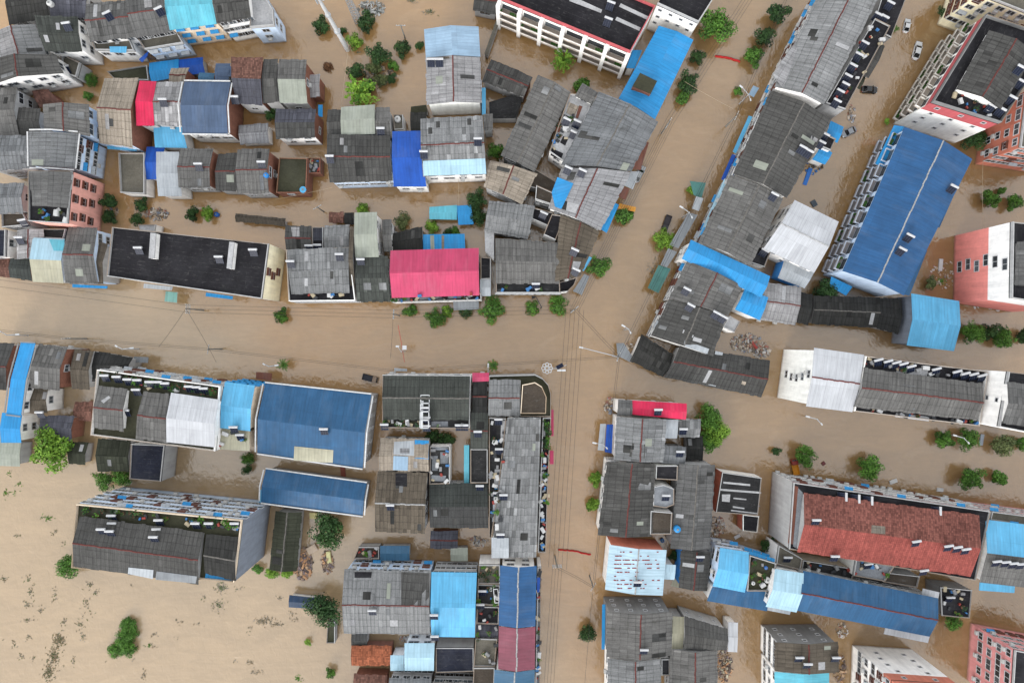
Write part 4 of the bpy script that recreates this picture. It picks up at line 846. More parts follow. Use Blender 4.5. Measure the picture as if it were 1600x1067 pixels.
b("planted terrace block| with a row of solar heaters south of the main street", [(155, 577), (346, 603), (338, 704), (145, 679)], 14, 'f:mossy', 'white', par=1.0, parc='white', cat='building', name='apartment_block',
  subs=[dict(pts=[(153, 604), (199, 609), (193, 672), (147, 667)], h=15.4, roof='t:mid', wall='white', rise=1.0), dict(pts=[(224, 613), (264, 617), (262, 690), (212, 683)], h=15.4, roof='t:mid', wall='grey', rise=1.0),
        dict(pts=[(267, 615), (342, 626), (335, 697), (260, 689)], h=15.8, roof='m:white', wall='white', rise=1.1)], win={0: (16, 'mix')})
b("light blue roof at the terrace block's end| with grey side wall", [(351, 598), (398, 604), (391, 672), (344, 667)], 13, 'm:lblue', 'beige', rise=1.0, win={0: (4, 'awn')})
b("cream sheet terrace| below the light blue end roof", [(343, 668), (390, 673), (390, 703), (341, 700)], 12, 'm:cream', 'beige', rise=.15, win=None)
b("largest steel-blue hall| south of the main street", [(414, 600), (580, 618), (567, 730), (402, 706)], 10.5, 'm:steel', 'grey', rise=2.2, trim='white', cat='warehouse', name='warehouse', win={1: (5, 'small')})
b("long low steel-blue shed| below the largest steel-blue hall", [(415, 734), (573, 756), (567, 804), (408, 783)], 6, 'm:steel', 'grey', rise=1.2, trim='white', cat='warehouse', name='warehouse', win={1: (2, 'small')})
b("blue-black flat house with concrete stair strip| in the flooded yards", [(206, 693), (258, 695), (252, 752), (203, 748)], 7, 'f:blue', 'grey', par=.4, win=None)
b("mossy tile yard| west of the blue-black flat house", [(153, 686), (204, 690), (202, 735), (152, 735)], 4, 't:moss', 'grey', ridge=None, win=None)
b("purple-black roofed brick house| beside the big yellow-green tree", [(63, 651), (116, 651), (112, 687), (66, 681)], 5.2, 't:slate', {'d': 'grey', 1: 'brick'}, ridge=None, win=None)
b("dark green shed| standing alone in the yard water", [(108, 691), (138, 693), (133, 725), (107, 722)], 3, 't:moss', 'grey', ridge=None, cat='shed', name='shed', win=None)
b("crumbling brick shed| beside the planted terrace block", [(117, 629), (145, 629), (143, 656), (115, 655)], 3, 't:rbrown', 'brick', ridge=None, cat='shed', name='shed', win=None)
b("long apartment block with tall windowed front| on the open flooded field", [(122, 786), (380, 811), (368, 908), (115, 885)], 18, 'f:mossy', {'d': 'lblue', 1: 'slate'}, par=.9, parc='beige', cat='building', name='apartment_block',
  subs=[dict(pts=[(124, 808), (318, 833), (310, 911), (115, 883)], h=19.2, roof='t:dark', wall='grey', rise=1.4), dict(pts=[(322, 836), (372, 841), (368, 906), (320, 894)], h=19, roof='t:vdark', wall='grey', rise=1.0, ridge='grey')], win={0: (22, 'mix')})
b("long moss-green tiled shed| beside the rubbish heap", [(470, 800), (462, 892), (422, 890), (432, 798)], 4.2, 't:moss', 'grey', ridge='grey', rise=1.0, cat='shed', name='shed', win=None)
b("steel-blue pump house| beneath the wide feathery tree", [(452, 931), (500, 936), (498, 950), (451, 947)], 3, 'm:navy', 'white', rise=.3, cat='shed', name='shed', win=None)
b("concrete pen wall| south of the wide feathery tree", [(512, 970), (524, 970), (524, 1004), (510, 1004)], 2.6, 'f:mossy', 'grey', par=.4, cat='shed', name='shed', win=None)
# ------------------------------------------------------------------ trees
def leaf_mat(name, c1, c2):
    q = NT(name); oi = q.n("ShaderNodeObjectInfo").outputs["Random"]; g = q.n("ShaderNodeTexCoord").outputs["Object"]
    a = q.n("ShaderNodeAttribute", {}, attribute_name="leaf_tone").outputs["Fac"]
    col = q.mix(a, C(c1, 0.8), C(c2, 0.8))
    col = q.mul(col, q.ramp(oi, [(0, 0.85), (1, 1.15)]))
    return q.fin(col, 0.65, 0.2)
LEAF = dict(mid=leaf_mat("leaves_mid_green", (44, 78, 30), (96, 140, 54)), dark=leaf_mat("leaves_dark_green", (30, 54, 30), (62, 92, 46)),
            lime=leaf_mat("leaves_lime", (68, 108, 32), (132, 168, 60)), olive=leaf_mat("leaves_olive", (62, 76, 44), (112, 122, 76)), brown=leaf_mat("leaves_brown", (92, 64, 44), (130, 92, 62)))
BARK = plain("bark", (96, 80, 64), 0.9, 0.1, 0.4)
CROWN = {}
def crown_mesh(kind, sp, seed):
    key = (kind, sp, seed)
    if key in CROWN: return CROWN[key]
    rnd = random.Random(seed * 7 + len(kind)); v = []; f = []; tone = []
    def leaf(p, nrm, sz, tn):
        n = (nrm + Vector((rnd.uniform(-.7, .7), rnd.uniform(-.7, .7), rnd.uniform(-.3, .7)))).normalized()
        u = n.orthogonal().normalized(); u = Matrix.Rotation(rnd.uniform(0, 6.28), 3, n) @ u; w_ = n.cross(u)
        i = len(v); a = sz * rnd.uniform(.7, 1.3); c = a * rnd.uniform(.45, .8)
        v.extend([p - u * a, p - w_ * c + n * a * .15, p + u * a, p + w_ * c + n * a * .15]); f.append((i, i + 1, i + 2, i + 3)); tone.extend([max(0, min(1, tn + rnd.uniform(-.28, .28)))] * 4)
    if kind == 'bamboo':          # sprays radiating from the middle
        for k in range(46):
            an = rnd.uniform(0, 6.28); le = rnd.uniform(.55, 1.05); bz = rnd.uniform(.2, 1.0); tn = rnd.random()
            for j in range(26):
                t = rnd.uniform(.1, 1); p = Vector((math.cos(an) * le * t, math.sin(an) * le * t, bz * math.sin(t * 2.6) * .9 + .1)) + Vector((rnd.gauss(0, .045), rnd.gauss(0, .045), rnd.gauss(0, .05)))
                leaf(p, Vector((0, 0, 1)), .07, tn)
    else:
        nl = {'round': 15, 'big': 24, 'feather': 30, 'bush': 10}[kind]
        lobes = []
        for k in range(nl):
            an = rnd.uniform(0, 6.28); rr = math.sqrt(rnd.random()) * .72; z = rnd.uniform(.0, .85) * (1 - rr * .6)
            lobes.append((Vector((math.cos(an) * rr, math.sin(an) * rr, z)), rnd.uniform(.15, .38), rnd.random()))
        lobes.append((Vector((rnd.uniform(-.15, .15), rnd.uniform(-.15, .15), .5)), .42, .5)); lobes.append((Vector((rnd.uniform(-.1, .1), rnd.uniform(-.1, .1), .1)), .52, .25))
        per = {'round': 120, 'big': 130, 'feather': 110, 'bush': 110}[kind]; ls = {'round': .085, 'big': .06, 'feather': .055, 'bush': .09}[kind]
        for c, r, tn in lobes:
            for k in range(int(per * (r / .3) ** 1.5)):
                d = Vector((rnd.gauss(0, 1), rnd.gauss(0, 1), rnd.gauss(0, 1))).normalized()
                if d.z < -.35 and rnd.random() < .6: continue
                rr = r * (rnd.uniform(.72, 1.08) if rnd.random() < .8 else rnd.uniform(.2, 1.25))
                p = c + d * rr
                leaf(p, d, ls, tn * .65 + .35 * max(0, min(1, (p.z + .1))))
    me = bpy.data.meshes.new("crown"); me.from_pydata([tuple(p) for p in v], [], f)
    at = me.attributes.new("leaf_tone", 'FLOAT', 'POINT'); at.data.foreach_set("value", tone)
    me.materials.append(LEAF[sp]); me.update(); CROWN[key] = me; return me
def trunk_mesh(seed):
    rnd = random.Random(seed); m = MB(); m.tube((0, 0, -1.0), (0.05, 0, 0.35), .075, .05, 8)
    for k in range(5):
        an = k * 1.26 + rnd.uniform(-.3, .3); m.tube((0.04, 0, .2 + .05 * k), (math.cos(an) * .5, math.sin(an) * .5, .55 + rnd.uniform(0, .2)), .035, .012, 6)
    return m.mesh("trunk", [BARK])
TRUNKS = [trunk_mesh(i) for i in range(3)]
TREES = []
def tree(x, y, d, sp='mid', kind='round', label=None, asp=1.0, rot=None, h=None, name='tree'):
    rnd = random.Random(int(x * 31 + y * 17)); Rm = d * S / 2 * 1.14
    zc = h if h is not None else max(0.25, Rm * 0.55)
    p = P(x, y, zc + Rm * .4); p.z = zc
    t = thing(name, label or '', 'tree' if name == 'tree' else name.replace('_', ' '), p, R(rot) if rot is not None else rnd.uniform(0, 6.28))
    asp *= rnd.uniform(.92, 1.1); t.scale = (Rm * asp, Rm, Rm * (0.95 if kind != 'bush' else .6))
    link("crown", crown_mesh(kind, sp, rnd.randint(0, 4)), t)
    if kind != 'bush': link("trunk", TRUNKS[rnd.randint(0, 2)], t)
    TREES.append(t); return t
TL = [
 (500, 37, 28, 'dark', 'round', 'round dark tree just west of the tall white mast'), (572, 35, 31, 'dark', 'round', 'dense dark tree at the foot of the lattice antenna'), (535, 47, 13, 'dark', 'round', 'tiny dark shrub-like tree half behind the white mast'),
 (553, 64, 25, 'lime', 'round', 'bright green tree at the base of the white mast'), (591, 82, 35, 'dark', 'big', 'largest near-black tree in the flooded grove'), (629, 76, 28, 'dark', 'round', 'round green tree under the purple-wire pole'),
 (656, 70, 15, 'dark', 'round', 'small round tree against the pale blue warehouse wall'), (616, 101, 18, 'mid', 'round', 'small tree on the east edge of the flooded grove'), (555, 112, 28, 'dark', 'round', 'dark tree on the west edge of the flooded grove'),
 (583, 108, 24, 'olive', 'round', 'olive-grey tree in the middle of the flooded grove'), (594, 126, 25, 'olive', 'feather', 'thin-leaved tree above the tangled rubbish in the grove'), (610, 122, 18, 'dark', 'round', 'dark shrub at the south-east corner of the grove'),
 (563, 147, 48, 'lime', 'bamboo', 'spiky lime-green bamboo clump south of the grove'), (575, 133, 22, 'dark', 'round', 'dark tree tucked behind the lime bamboo clump'),
 (443, 158, 20, 'mid', 'bush', 'creeper-like shrub on the edge of the pale-green roof pitch'), (424, 176, 26, 'dark', 'feather', 'narrow dark tree between white lean-to and charcoal house'), (774, 236, 27, 'mid', 'round', 'leafy tree wedged between canopy house and slanting hall'),
 (880, 95, 36, 'lime', 'bamboo', 'feathery bamboo standing in the water below white balconies'), (910, 131, 28, 'mid', 'round', 'green tree at the north tip of the triangle block'),
 (1124, 38, 56, 'mid', 'big', 'largest street tree beside the white charcoal-roofed block'), (1091, 88, 23, 'dark', 'round', 'small dark tree beside the red floating banner'), (1078, 127, 36, 'dark', 'big', 'dark street tree beside the long blue roof'),
 (1068, 150, 24, 'mid', 'round', 'lighter tree touching the dark one beside the long blue roof'), (1216, 18, 35, 'dark', 'round', 'dark tree at the top edge by the long row house'), (1196, 57, 32, 'dark', 'round', 'dark tree second from the top along the long row'),
 (1181, 88, 32, 'mid', 'round', 'green tree at the east end of the red floating banner'), (1155, 142, 16, 'mid', 'round', 'little bright tree beside the twin-arm street lamp'),
 (1080, 297, 15, 'lime', 'round', 'tiny lime tree in the middle of the slanting street'), (977, 335, 33, 'mid', 'round', 'tree growing up through the orange awning'), (1040, 374, 34, 'lime', 'big', 'yellow-green street tree beside the dark pickup'),
 (935, 414, 35, 'mid', 'big', 'wide green tree at the dark tiled corner house'), (746, 313, 33, 'dark', 'big', 'northern of the twin dark round trees'), (747, 337, 33, 'dark', 'big', 'southern of the twin dark round trees'),
 (675, 354, 21, 'lime', 'round', 'lime tree just north of the blue sheet roof'), (699, 361, 16, 'dark', 'round', 'dark bush tree overhanging the blue sheet roof'), (712, 360, 17, 'mid', 'round', 'second bush tree over the blue sheet roof'),
 (627, 345, 29, 'olive', 'feather', 'thin olive tree behind the dark brown shed'), (568, 327, 22, 'lime', 'round', 'bright tree behind the pale grey-green metal hall'),
 (438, 492, 24, 'mid', 'round', 'lone tree on the main street south of the cream end wall'), (640, 488, 23, 'mid', 'round', 'small round tree on the main street below the pink hall'), (680, 495, 33, 'mid', 'big', 'lumpy tree in the middle of the pink hall row of trees'),
 (697, 489, 21, 'lime', 'round', 'lighter tree touching the lumpy one below the pink hall'), (728, 488, 23, 'dark', 'feather', 'dull dark tree under the grey sheet carport'), (766, 484, 42, 'mid', 'big', 'biggest tree on the main street at the carport corner'),
 (831, 481, 23, 'mid', 'round', 'round tree beside the bent black sign pole'), (870, 478, 31, 'mid', 'big', 'round tree nearest the crossroads on the main street'),
 (219, 318, 22, 'dark', 'round', 'clipped dark tree south of the walled concrete yard'), (213, 342, 21, 'dark', 'round', 'dark tree beside the white outbuilding'), (298, 332, 23, 'dark', 'round', 'dark shrub tree on the canal wall'),
 (325, 333, 23, 'lime', 'round', 'bright shrub tree at the canal wall by the blue barrel'), (170, 316, 28, 'dark', 'round', 'dark tree against the pink apartment house'), (170, 339, 24, 'dark', 'round', 'lower dark tree against the pink apartment house'),
 (1547, 311, 29, 'mid', 'round', 'round tree alone in the eastern yard water'), (1588, 317, 27, 'mid', 'round', 'round tree at the east edge beside the lone one'), (1565, 299, 14, 'mid', 'round', 'small sapling between two eastern yard trees'),
 (1297, 458, 42, 'dark', 'big', 'big dark tree over the black-tiled sheds'), (1458, 441, 22, 'olive', 'bush', 'flattened bush among the floating litter'), (1524, 519, 35, 'mid', 'big', 'tree at the west end of the eastern grove'),
 (1551, 518, 28, 'dark', 'round', 'dark middle tree of the eastern grove'), (1572, 529, 34, 'mid', 'big', 'full tree at the east end of the eastern grove'), (1598, 524, 24, 'dark', 'round', 'tree cut by the east edge beside the eastern grove'),
 (74, 703, 66, 'lime', 'big', 'big yellow-green tree beside the purple-black roofed house'), (163, 752, 34, 'mid', 'feather', 'bushy tree west of the long apartment block front'), (190, 744, 32, 'mid', 'feather', 'bushy tree touching the mossy tile yard'),
 (386, 716, 22, 'mid', 'feather', 'narrow tree beside the light blue end roof yard'), (385, 733, 18, 'dark', 'feather', 'lower narrow tree on the yard wall'), (105, 888, 42, 'mid', 'feather', 'bushy tree at the west corner of the long apartment block'),
 (515, 828, 54, 'dark', 'big', 'big dark tree beside the brown tiled house'), (503, 955, 58, 'dark', 'feather', 'wide feathery tree over the steel-blue pump house'), (480, 1005, 12, 'lime', 'bush', 'tiny green bush in the open field water'),
 (515, 1052, 18, 'mid', 'round', 'small tree at the bottom edge of the field'), (400, 888, 20, 'mid', 'bush', 'bush at the slate end wall of the apartment block'), (425, 898, 22, 'lime', 'bush', 'bush at the foot of the moss-green shed'), (447, 897, 20, 'lime', 'bush', 'second bush at the foot of the moss-green shed'),
 (1112, 652, 40, 'mid', 'big', 'top crown of the big double tree'), (1121, 676, 40, 'lime', 'big', 'bright middle crown of the big double tree'), (1109, 690, 34, 'mid', 'big', 'lower crown of the big double tree'),
 (932, 748, 24, 'lime', 'round', 'bright tree beside the long dark ridge house'), (926, 790, 25, 'lime', 'round', 'round lime tree further down the south street'), (918, 989, 31, 'dark', 'big', 'clipped dark tree near the bottom of the south street'),
 (1213, 704, 16, 'dark', 'round', 'small dark round tree alone in the east street'), (1257, 713, 36, 'mid', 'big', 'tree beside the orange tricycle'), (1362, 733, 39, 'mid', 'big', 'large street tree north of the red tiles'),
 (1480, 687, 30, 'mid', 'round', 'street tree beside the bent street lamp'), (1515, 688, 34, 'mid', 'big', 'street tree next to a standing white panel'), (1568, 695, 36, 'olive', 'big', 'olive street tree near the east edge'),
 (1599, 694, 26, 'mid', 'round', 'street tree cut by the edge beside the olive one'), (1522, 750, 38, 'mid', 'big', 'large street tree in the lower eastern row'), (1565, 747, 27, 'mid', 'round', 'smaller tree east of the large lower one'),
 (1491, 971, 30, 'mid', 'feather', 'bushy tree below the black-slab yard houses'), (1526, 214, 40, 'dark', 'big', 'dark tree between the tower and the brick-red house'), (1203, 850, 24, 'dark', 'round', 'dark tree in the gap beside the red tiles'),
 (142, 125, 22, 'mid', 'feather', 'leafy tree at the inlet by the old brick yard'), (136, 150, 18, 'mid', 'bush', 'bush beside the inlet among the brick yard roofs'), (1054, 870, 18, 'dark', 'round', 'dark tree behind the rust-spotted roof'), (1188, 866, 12, 'mid', 'round', 'small green tree on the terrace edge'),
 (1398, 45, 14, 'mid', 'bush', 'bush at the end of the tar-black strip roof'), (1476, 18, 20, 'dark', 'bush', 'dark bush beside the cream apartment house'), (678, 683, 26, 'dark', 'round', 'dark leafy tree in the slot behind the greenish hall'), (699, 684, 26, 'dark', 'round', 'second dark tree in the slot behind the greenish hall'),
 (1386, 190, 10, 'lime', 'bush', 'small bush at the royal-blue block corner'), (515, 412, 1, 'mid', 'bush', '')]
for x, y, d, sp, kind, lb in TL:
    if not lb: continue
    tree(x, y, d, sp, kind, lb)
for k, (x, y, d, lb) in enumerate([(200, 978, 24, 'top clump of the green vegetable mound in the field'), (203, 994, 24, 'clump on the right side of the green vegetable mound'), (192, 1000, 26, 'middle clump of the green vegetable mound'), (198, 1014, 26, 'lower clump on the right of the vegetable mound'), (182, 1016, 24, 'lowest clump at the left of the vegetable mound')]):
    tree(x, y, d * 1.12, 'mid', 'feather', lb, 1.1, k * 50, .1, 'shrub')
tree(512, 422, 20, 'brown', 'bush', 'red-brown withered bush in the open water', 1, 0, .1, 'shrub').location = P(512 + 0, 105, .1)
# ------------------------------------------------------------------ roof sheets, awnings, balconies (parts of their buildings)
for pts, c in [
 ([(460, 697), (521, 703), (520, 723), (459, 719)], 'm:cream'), ([(667, 90), (702, 89), (702, 92), (667, 93)], 't:brown'),
 (rect(1140 - 22, 576, 12, 54, 12), 'm:lgrey'), ([(889, 2), (899, -3), (941, 16), (939, 21)], 'f:white'), ([(970, 6), (1014, 27), (1012, 32), (967, 11)], 'f:white'), ([(964, 27), (1001, 44), (999, 49), (961, 32)], 'f:white'),
 ([(871, 277), (896, 287), (877, 327), (867, 323), (862, 301)], 'm:bright'), ([(1160, 595), (1166, 597), (1164, 602), (1158, 600)], 't:pale'), ([(1411, 601), (1430, 603), (1429, 640), (1425, 640)], 't:light'),
 ([(648, 687), (670, 688), (670, 717), (648, 716)], 'm:bright'), ([(616, 690), (647, 688), (647, 712), (615, 710)], 'm:lgrey'), ([(615, 712), (638, 713), (637, 735), (614, 734)], 'm:paleb'),
 ([(627, 893), (671, 895), (671, 948), (627, 945)], 't:dark'), ([(618, 739), (636, 739), (636, 760), (618, 758)], 'f:tar'), ([(554, 893), (581, 893), (580, 902), (554, 902)], 'f:tar'),
 ([(1362, 820), (1383, 822), (1383, 834), (1361, 832)], 't:pale'), ([(742, 189), (753, 188), (755, 249), (742, 250)], 't:white'), ([(661, 252), (758, 248), (760, 272), (662, 275)], 'm:paleice'),
 ([(1130, 752), (1172, 756), (1172, 759), (1130, 755)], 'f:white'), ([(1124, 763), (1189, 768), (1189, 771), (1124, 766)], 'f:white'), ([(1146, 777), (1166, 779), (1166, 781), (1146, 779)], 'f:white'), ([(1145, 790), (1163, 793), (1163, 795), (1145, 793)], 'f:white'),
 ([(1169, 742), (1192, 744), (1192, 747), (1169, 745)], 'f:white'), ([(1128, 772), (1141, 772), (1140, 784), (1128, 783)], 'f:white'), ([(1142, 796), (1184, 801), (1184, 803), (1142, 798)], 'f:white'),
 ([(690, 368), (694, 368), (694, 390), (690, 390)], 't:pale'), ([(672, 368), (678, 368), (679, 390), (673, 390)], 'm:pgreen'), ([(340, 104), (372, 104), (372, 120), (340, 120)], 'm:slateb'),
 ([(77, 374), (101, 375), (101, 392), (84, 392)], 'm:cyan'), ([(506, 355), (488, 355), (488, 376), (506, 376)], 't:slate'), ([(455, 355), (468, 355), (468, 370), (457, 370)], 't:white'),
 ([(1545, 618), (1547, 618), (1546, 628), (1544, 628)], 't:pale'), ([(1348, 564), (1360, 566), (1358, 612), (1347, 610)], None), ([(700, 490), (704, 490), (704, 494), (700, 494)], None),
 ([(988, 692), (1008, 694), (1007, 716), (983, 713)], 't:dark'), ([(1100, 866), (1101, 880), (1070, 890), (1066, 870)], None), ([(640, 700), (625, 700), (625, 708), (640, 708)], 't:white'),
 ([(976, 560), (978, 561), (978, 563), (976, 562)], None), ([(1068, 515), (1084, 524), (1082, 528), (1066, 520)], 'f:white'), ([(1084, 526), (1097, 530), (1095, 536), (1082, 532)], 'f:white'), ([(1070, 532), (1108, 545), (1105, 553), (1068, 541)], 'm:lgrey'),
 ([(1208, 118), (1214, 106), (1240, 70), (1246, 76), (1228, 128), (1222, 138)], 't:white'), ([(160, 612), (172, 618), (170, 622), (158, 615)], None), ([(158, 626), (170, 618), (173, 621), (162, 630)], 'f:white'),
 ([(843, 900), (780, 900), (780, 904), (843, 904)], None), ([(455, 430), (470, 430), (470, 448), (455, 448)], None), ([(476, 435), (481, 435), (481, 447), (476, 447)], 'f:white'), ([(476, 393), (482, 393), (482, 408), (476, 408)], 'f:white'), ([(516, 424), (521, 424), (521, 436), (516, 436)], 't:dark'),
 ([(1213, 700), (1215, 700), (1215, 701), (1213, 701)], None), ([(322, 894), (366, 898), (364, 907), (320, 903)], 'm:bright'), ([(201, 886), (240, 890), (239, 904), (200, 896)], 'm:lgrey'), ([(245, 892), (308, 900), (306, 911), (243, 905)], 'm:grey'),
 ([(1075, 664), (1060, 664), (1060, 668), (1075, 668)], None), ([(866, 300), (838, 292), (838, 300), (860, 308)], None), ([(784, 1010), (784, 1012), (790, 1012), (790, 1010)], None),
 ([(1240, 758), (1247, 760), (1239, 850), (1231, 848)], 'm:rust'), ([(1247, 762), (1254, 769), (1246, 858), (1239, 853)], 'f:lgrey'),
 ([(880, 213), (888, 217), (883, 228), (875, 223)], 'f:tar'), ([(872, 191), (878, 193), (874, 208), (868, 205)], 'm:rust'), ([(889, 160), (905, 167), (897, 183), (885, 177)], 't:pale'), ([(881, 179), (895, 185), (893, 190), (880, 186)], 'f:tar'), ([(905, 165), (910, 167), (903, 186), (899, 184)], 'm:rust'), ([(862, 232), (880, 240), (876, 251), (860, 243)], 'f:tar'),
 ([(783, 657), (792, 657), (790, 690), (782, 690)], 'f:white'), ([(773, 733), (788, 733), (787, 757), (772, 757)], 'f:white'), ([(773, 757), (784, 757), (784, 764), (773, 764)], 'm:bright'), ([(768, 668), (776, 668), (774, 720), (766, 720)], 'f:tar'), ([(771, 775), (781, 775), (778, 815), (769, 815)], 'm:lgrey'),
 ([(849, 657), (852, 657), (852, 682), (849, 682)], 'f:white'), ([(846, 706), (849, 706), (849, 718), (846, 718)], 'f:white'), ([(845, 742), (848, 742), (846, 777), (843, 777)], 'f:white'),
 ([(674, 742), (697, 743), (696, 752), (674, 751)], 'f:lgrey'), ([(675, 699), (700, 699), (700, 703), (675, 703)], 'f:lgrey'), ([(688, 706), (700, 706), (700, 724), (688, 724)], 'f:lgrey'), ([(675, 712), (684, 712), (684, 735), (675, 735)], 'f:lgrey'),
 ([(612, 464), (640, 463), (640, 471), (612, 472)], 'f:lgrey'), ([(655, 463), (690, 462), (690, 467), (655, 469)], 'f:lgrey'), ([(700, 461), (735, 460), (735, 466), (700, 467)], 'f:lgrey'),
 ([(674, 658), (700, 658), (700, 666), (674, 666)], 'f:lgrey'), ([(602, 658), (650, 658), (650, 663), (602, 663)], 'f:mossy'), ([(1402, 572), (1450, 579), (1448, 588), (1400, 582)], 'f:white'), ([(1400, 645), (1452, 651), (1451, 658), (1398, 651)], 'f:white')]:
    if c: patch(pts, c)
# slim red dashes of rust on the ice-white roof
rr = random.Random(3); fr = find(990, 890)
m = MB()
for row in range(10):
    y = 862 + row * 6.3
    for k in range(18):
        x = 962 + k * 3.9 + rr.uniform(-1, 1)
        if rr.random() < (.62 if x < 996 and row in (1, 2, 3, 4, 8, 9) else .3):
            p = P(x, y, 10); z = vol_z(fr[1], p.x, p.y); p = P(x, y, z); z = vol_z(fr[1], p.x, p.y) + .05
            m.box((p.x, p.y, z), (rr.uniform(.3, .8), .22, .03))
m.obj("rust_marks", [plain("rust_marks", (150, 50, 46), .9, .1)], fr[0].root, fr[0].loc)
def by(short):
    for B in BLD:
        if B.short.startswith(short): return B
    raise KeyError(short)
for pts, z, c, B in [
 ([(1005, 220), (1014, 223), (1001, 266), (986, 264)], 5.5, 'm:rust', "large patched"), ([(985, 268), (999, 268), (989, 296), (975, 290)], 5, 'm:lgrey', "patched white-grey"), ([(971, 291), (984, 295), (977, 313), (966, 307)], 5, 'm:rust', "patched white-grey"),
 ([(953, 314), (967, 320), (948, 364), (936, 357)], 6, 'm:bright', "dark tiled corner"), ([(919, 400), (925, 403), (912, 424), (907, 420)], 5.5, 'm:lblue', "dark tiled corner"), ([(913, 428), (921, 432), (909, 461), (895, 455)], 4, 'm:grey', "dark tiled corner"),
 ([(968, 318), (994, 324), (992, 331), (966, 326)], 3.5, 'm:orange', "dark tiled corner"), ([(1078, 283), (1103, 286), (1096, 310), (1084, 305)], 3.6, 'm:teal', "grey row house with pale-blue"),
 ([(1088, 307), (1099, 310), (1092, 330), (1081, 326)], 4, 'm:lgrey', "grey row house with pale-blue"), ([(1076, 332), (1090, 336), (1060, 388), (1046, 383)], 4, 'm:grey', "azure ridge"), ([(1044, 388), (1058, 394), (1042, 418), (1032, 414)], 4, 'm:grey', "grey row house with bright"),
 ([(1029, 414), (1048, 420), (1029, 458), (1012, 450)], 3.6, 'm:teal', "grey row house with bright"), ([(1170, 181), (1176, 183), (1150, 240), (1145, 237)], 5, 'm:lblue', "dark tiled row house"), ([(1144, 241), (1150, 243), (1132, 283), (1127, 280)], 5, 'm:deep', "dark tiled row house"),
 ([(1131, 281), (1141, 283), (1100, 374), (1091, 371)], 7, 'm:paleice', "grey row house with pale-blue"), ([(1177, 134), (1186, 138), (1178, 152), (1170, 148)], 5, 'm:paleb', "dark tiled row house"),
 ([(948, 663), (958, 663), (956, 708), (945, 706)], 5, 'm:deep', "patched grey house"), ([(938, 662), (947, 662), (944, 704), (934, 703)], 4, 'm:lgrey', "patched grey house"), ([(941, 944), (946, 944), (945, 1014), (940, 1014)], 5, 'm:bright', "grey house with windowed"),
 ([(861, 640), (865, 640), (865, 681), (861, 681)], 5, 'm:pink', "planted street"), ([(859, 704), (865, 704), (865, 725), (859, 725)], 5, 'm:pink', "planted street"), ([(839, 902), (844, 902), (843, 925), (839, 925)], 9.3, 'm:deep', "white-edged street"),
 ([(259, 455), (277, 457), (276, 473), (257, 471)], 3.2, 'm:mint', "long black-roofed"), ([(225, 443), (270, 448), (268, 454), (224, 450)], 5, 'm:lgrey', "long black-roofed"), ([(322, 457), (364, 463), (363, 468), (321, 463)], 5, 'm:bright', "long black-roofed"), ([(113, 444), (168, 447), (167, 451), (113, 449)], 4.5, 'm:bright', "grey tiled house with red ridge"),
 ([(1295, 362), (1306, 366), (1281, 420), (1270, 416)], 2, None, ""), ([(1478, 291), (1497, 291), (1468, 356), (1459, 351)], 5, 'm:steel', "long royal"), ([(1434, 389), (1449, 391), (1421, 462), (1411, 460)], 8, 'm:steel', "long royal"), ([(1299, 432), (1332, 448), (1322, 462), (1296, 447)], 4, 'm:bright', "long royal"),
 ([(1384, 978), (1453, 993), (1450, 1004), (1381, 990)], 8.6, 'm:white', "steel-blue long"), ([(1442, 919), (1468, 925), (1466, 935), (1440, 929)], 9.5, 'm:white', "steel-blue long"), ([(1200, 941), (1237, 951), (1234, 960), (1199, 953)], 7, 'm:lgrey', "pale ice-blue"),
 ([(1531, 909), (1586, 914), (1585, 926), (1530, 922)], 8, 'm:lblue', "blue and grey"), ([(167, 228), (214, 231), (213, 236), (168, 233)], 5, 'm:lblue', "beige-tiled"), ([(171, 73), (198, 73), (197, 83), (172, 82)], 7.4, 'm:lblue', "white veranda"),
 ([(217, 93), (232, 80), (230, 88), (222, 98)], 5, 'm:deep', "white veranda"), ([(497, 164), (504, 164), (504, 183), (497, 182)], 4, 'm:bright', "charcoal tiled"), ([(405, 765), (411, 765), (410, 788), (404, 788)], 3, 'm:lblue', "long low steel"), ([(868, 600), (880, 600), (880, 612), (868, 612)], 3, None, ""),
 ([(616, 575), (636, 576), (636, 580), (616, 580)], 4, 'm:lgrey', "dark greenish gable"), ([(400, 581), (425, 583), (424, 595), (400, 592)], 4, 'm:rust', "light blue roof"), ([(209, 557), (232, 558), (231, 567), (209, 566)], 3.4, 'm:grey', "dark lean-to wing"),
 ([(1320, 205), (1323, 206), (1322, 209), (1319, 208)], 3, None, ""), ([(1040, 893), (1046, 893), (1046, 925), (1041, 925)], 2.5, None, ""), ([(963, 536), (975, 536), (990, 560), (985, 566), (965, 556)], 2.8, 'm:grey', "low dark tile sheds"), ([(1397, 196), (1413, 198), (1382, 262), (1368, 256)], 8, 'm:bright', "long royal"),
 ([(1085, 880), (1090, 880), (1085, 905), (1080, 905)], 1, None, ""), ([(1064, 880), (1066, 880), (1064, 918), (1061, 918)], 5, 'm:bright', "dark tile back"), ([(1052, 905), (1062, 906), (1061, 918), (1048, 915)], 3, 'm:cream', "white roof annex"), ([(1236, 185), (1239, 186), (1238, 189), (1235, 188)], 1, None, "")]:
    if c: awn(pts, z, c, B=by(B))
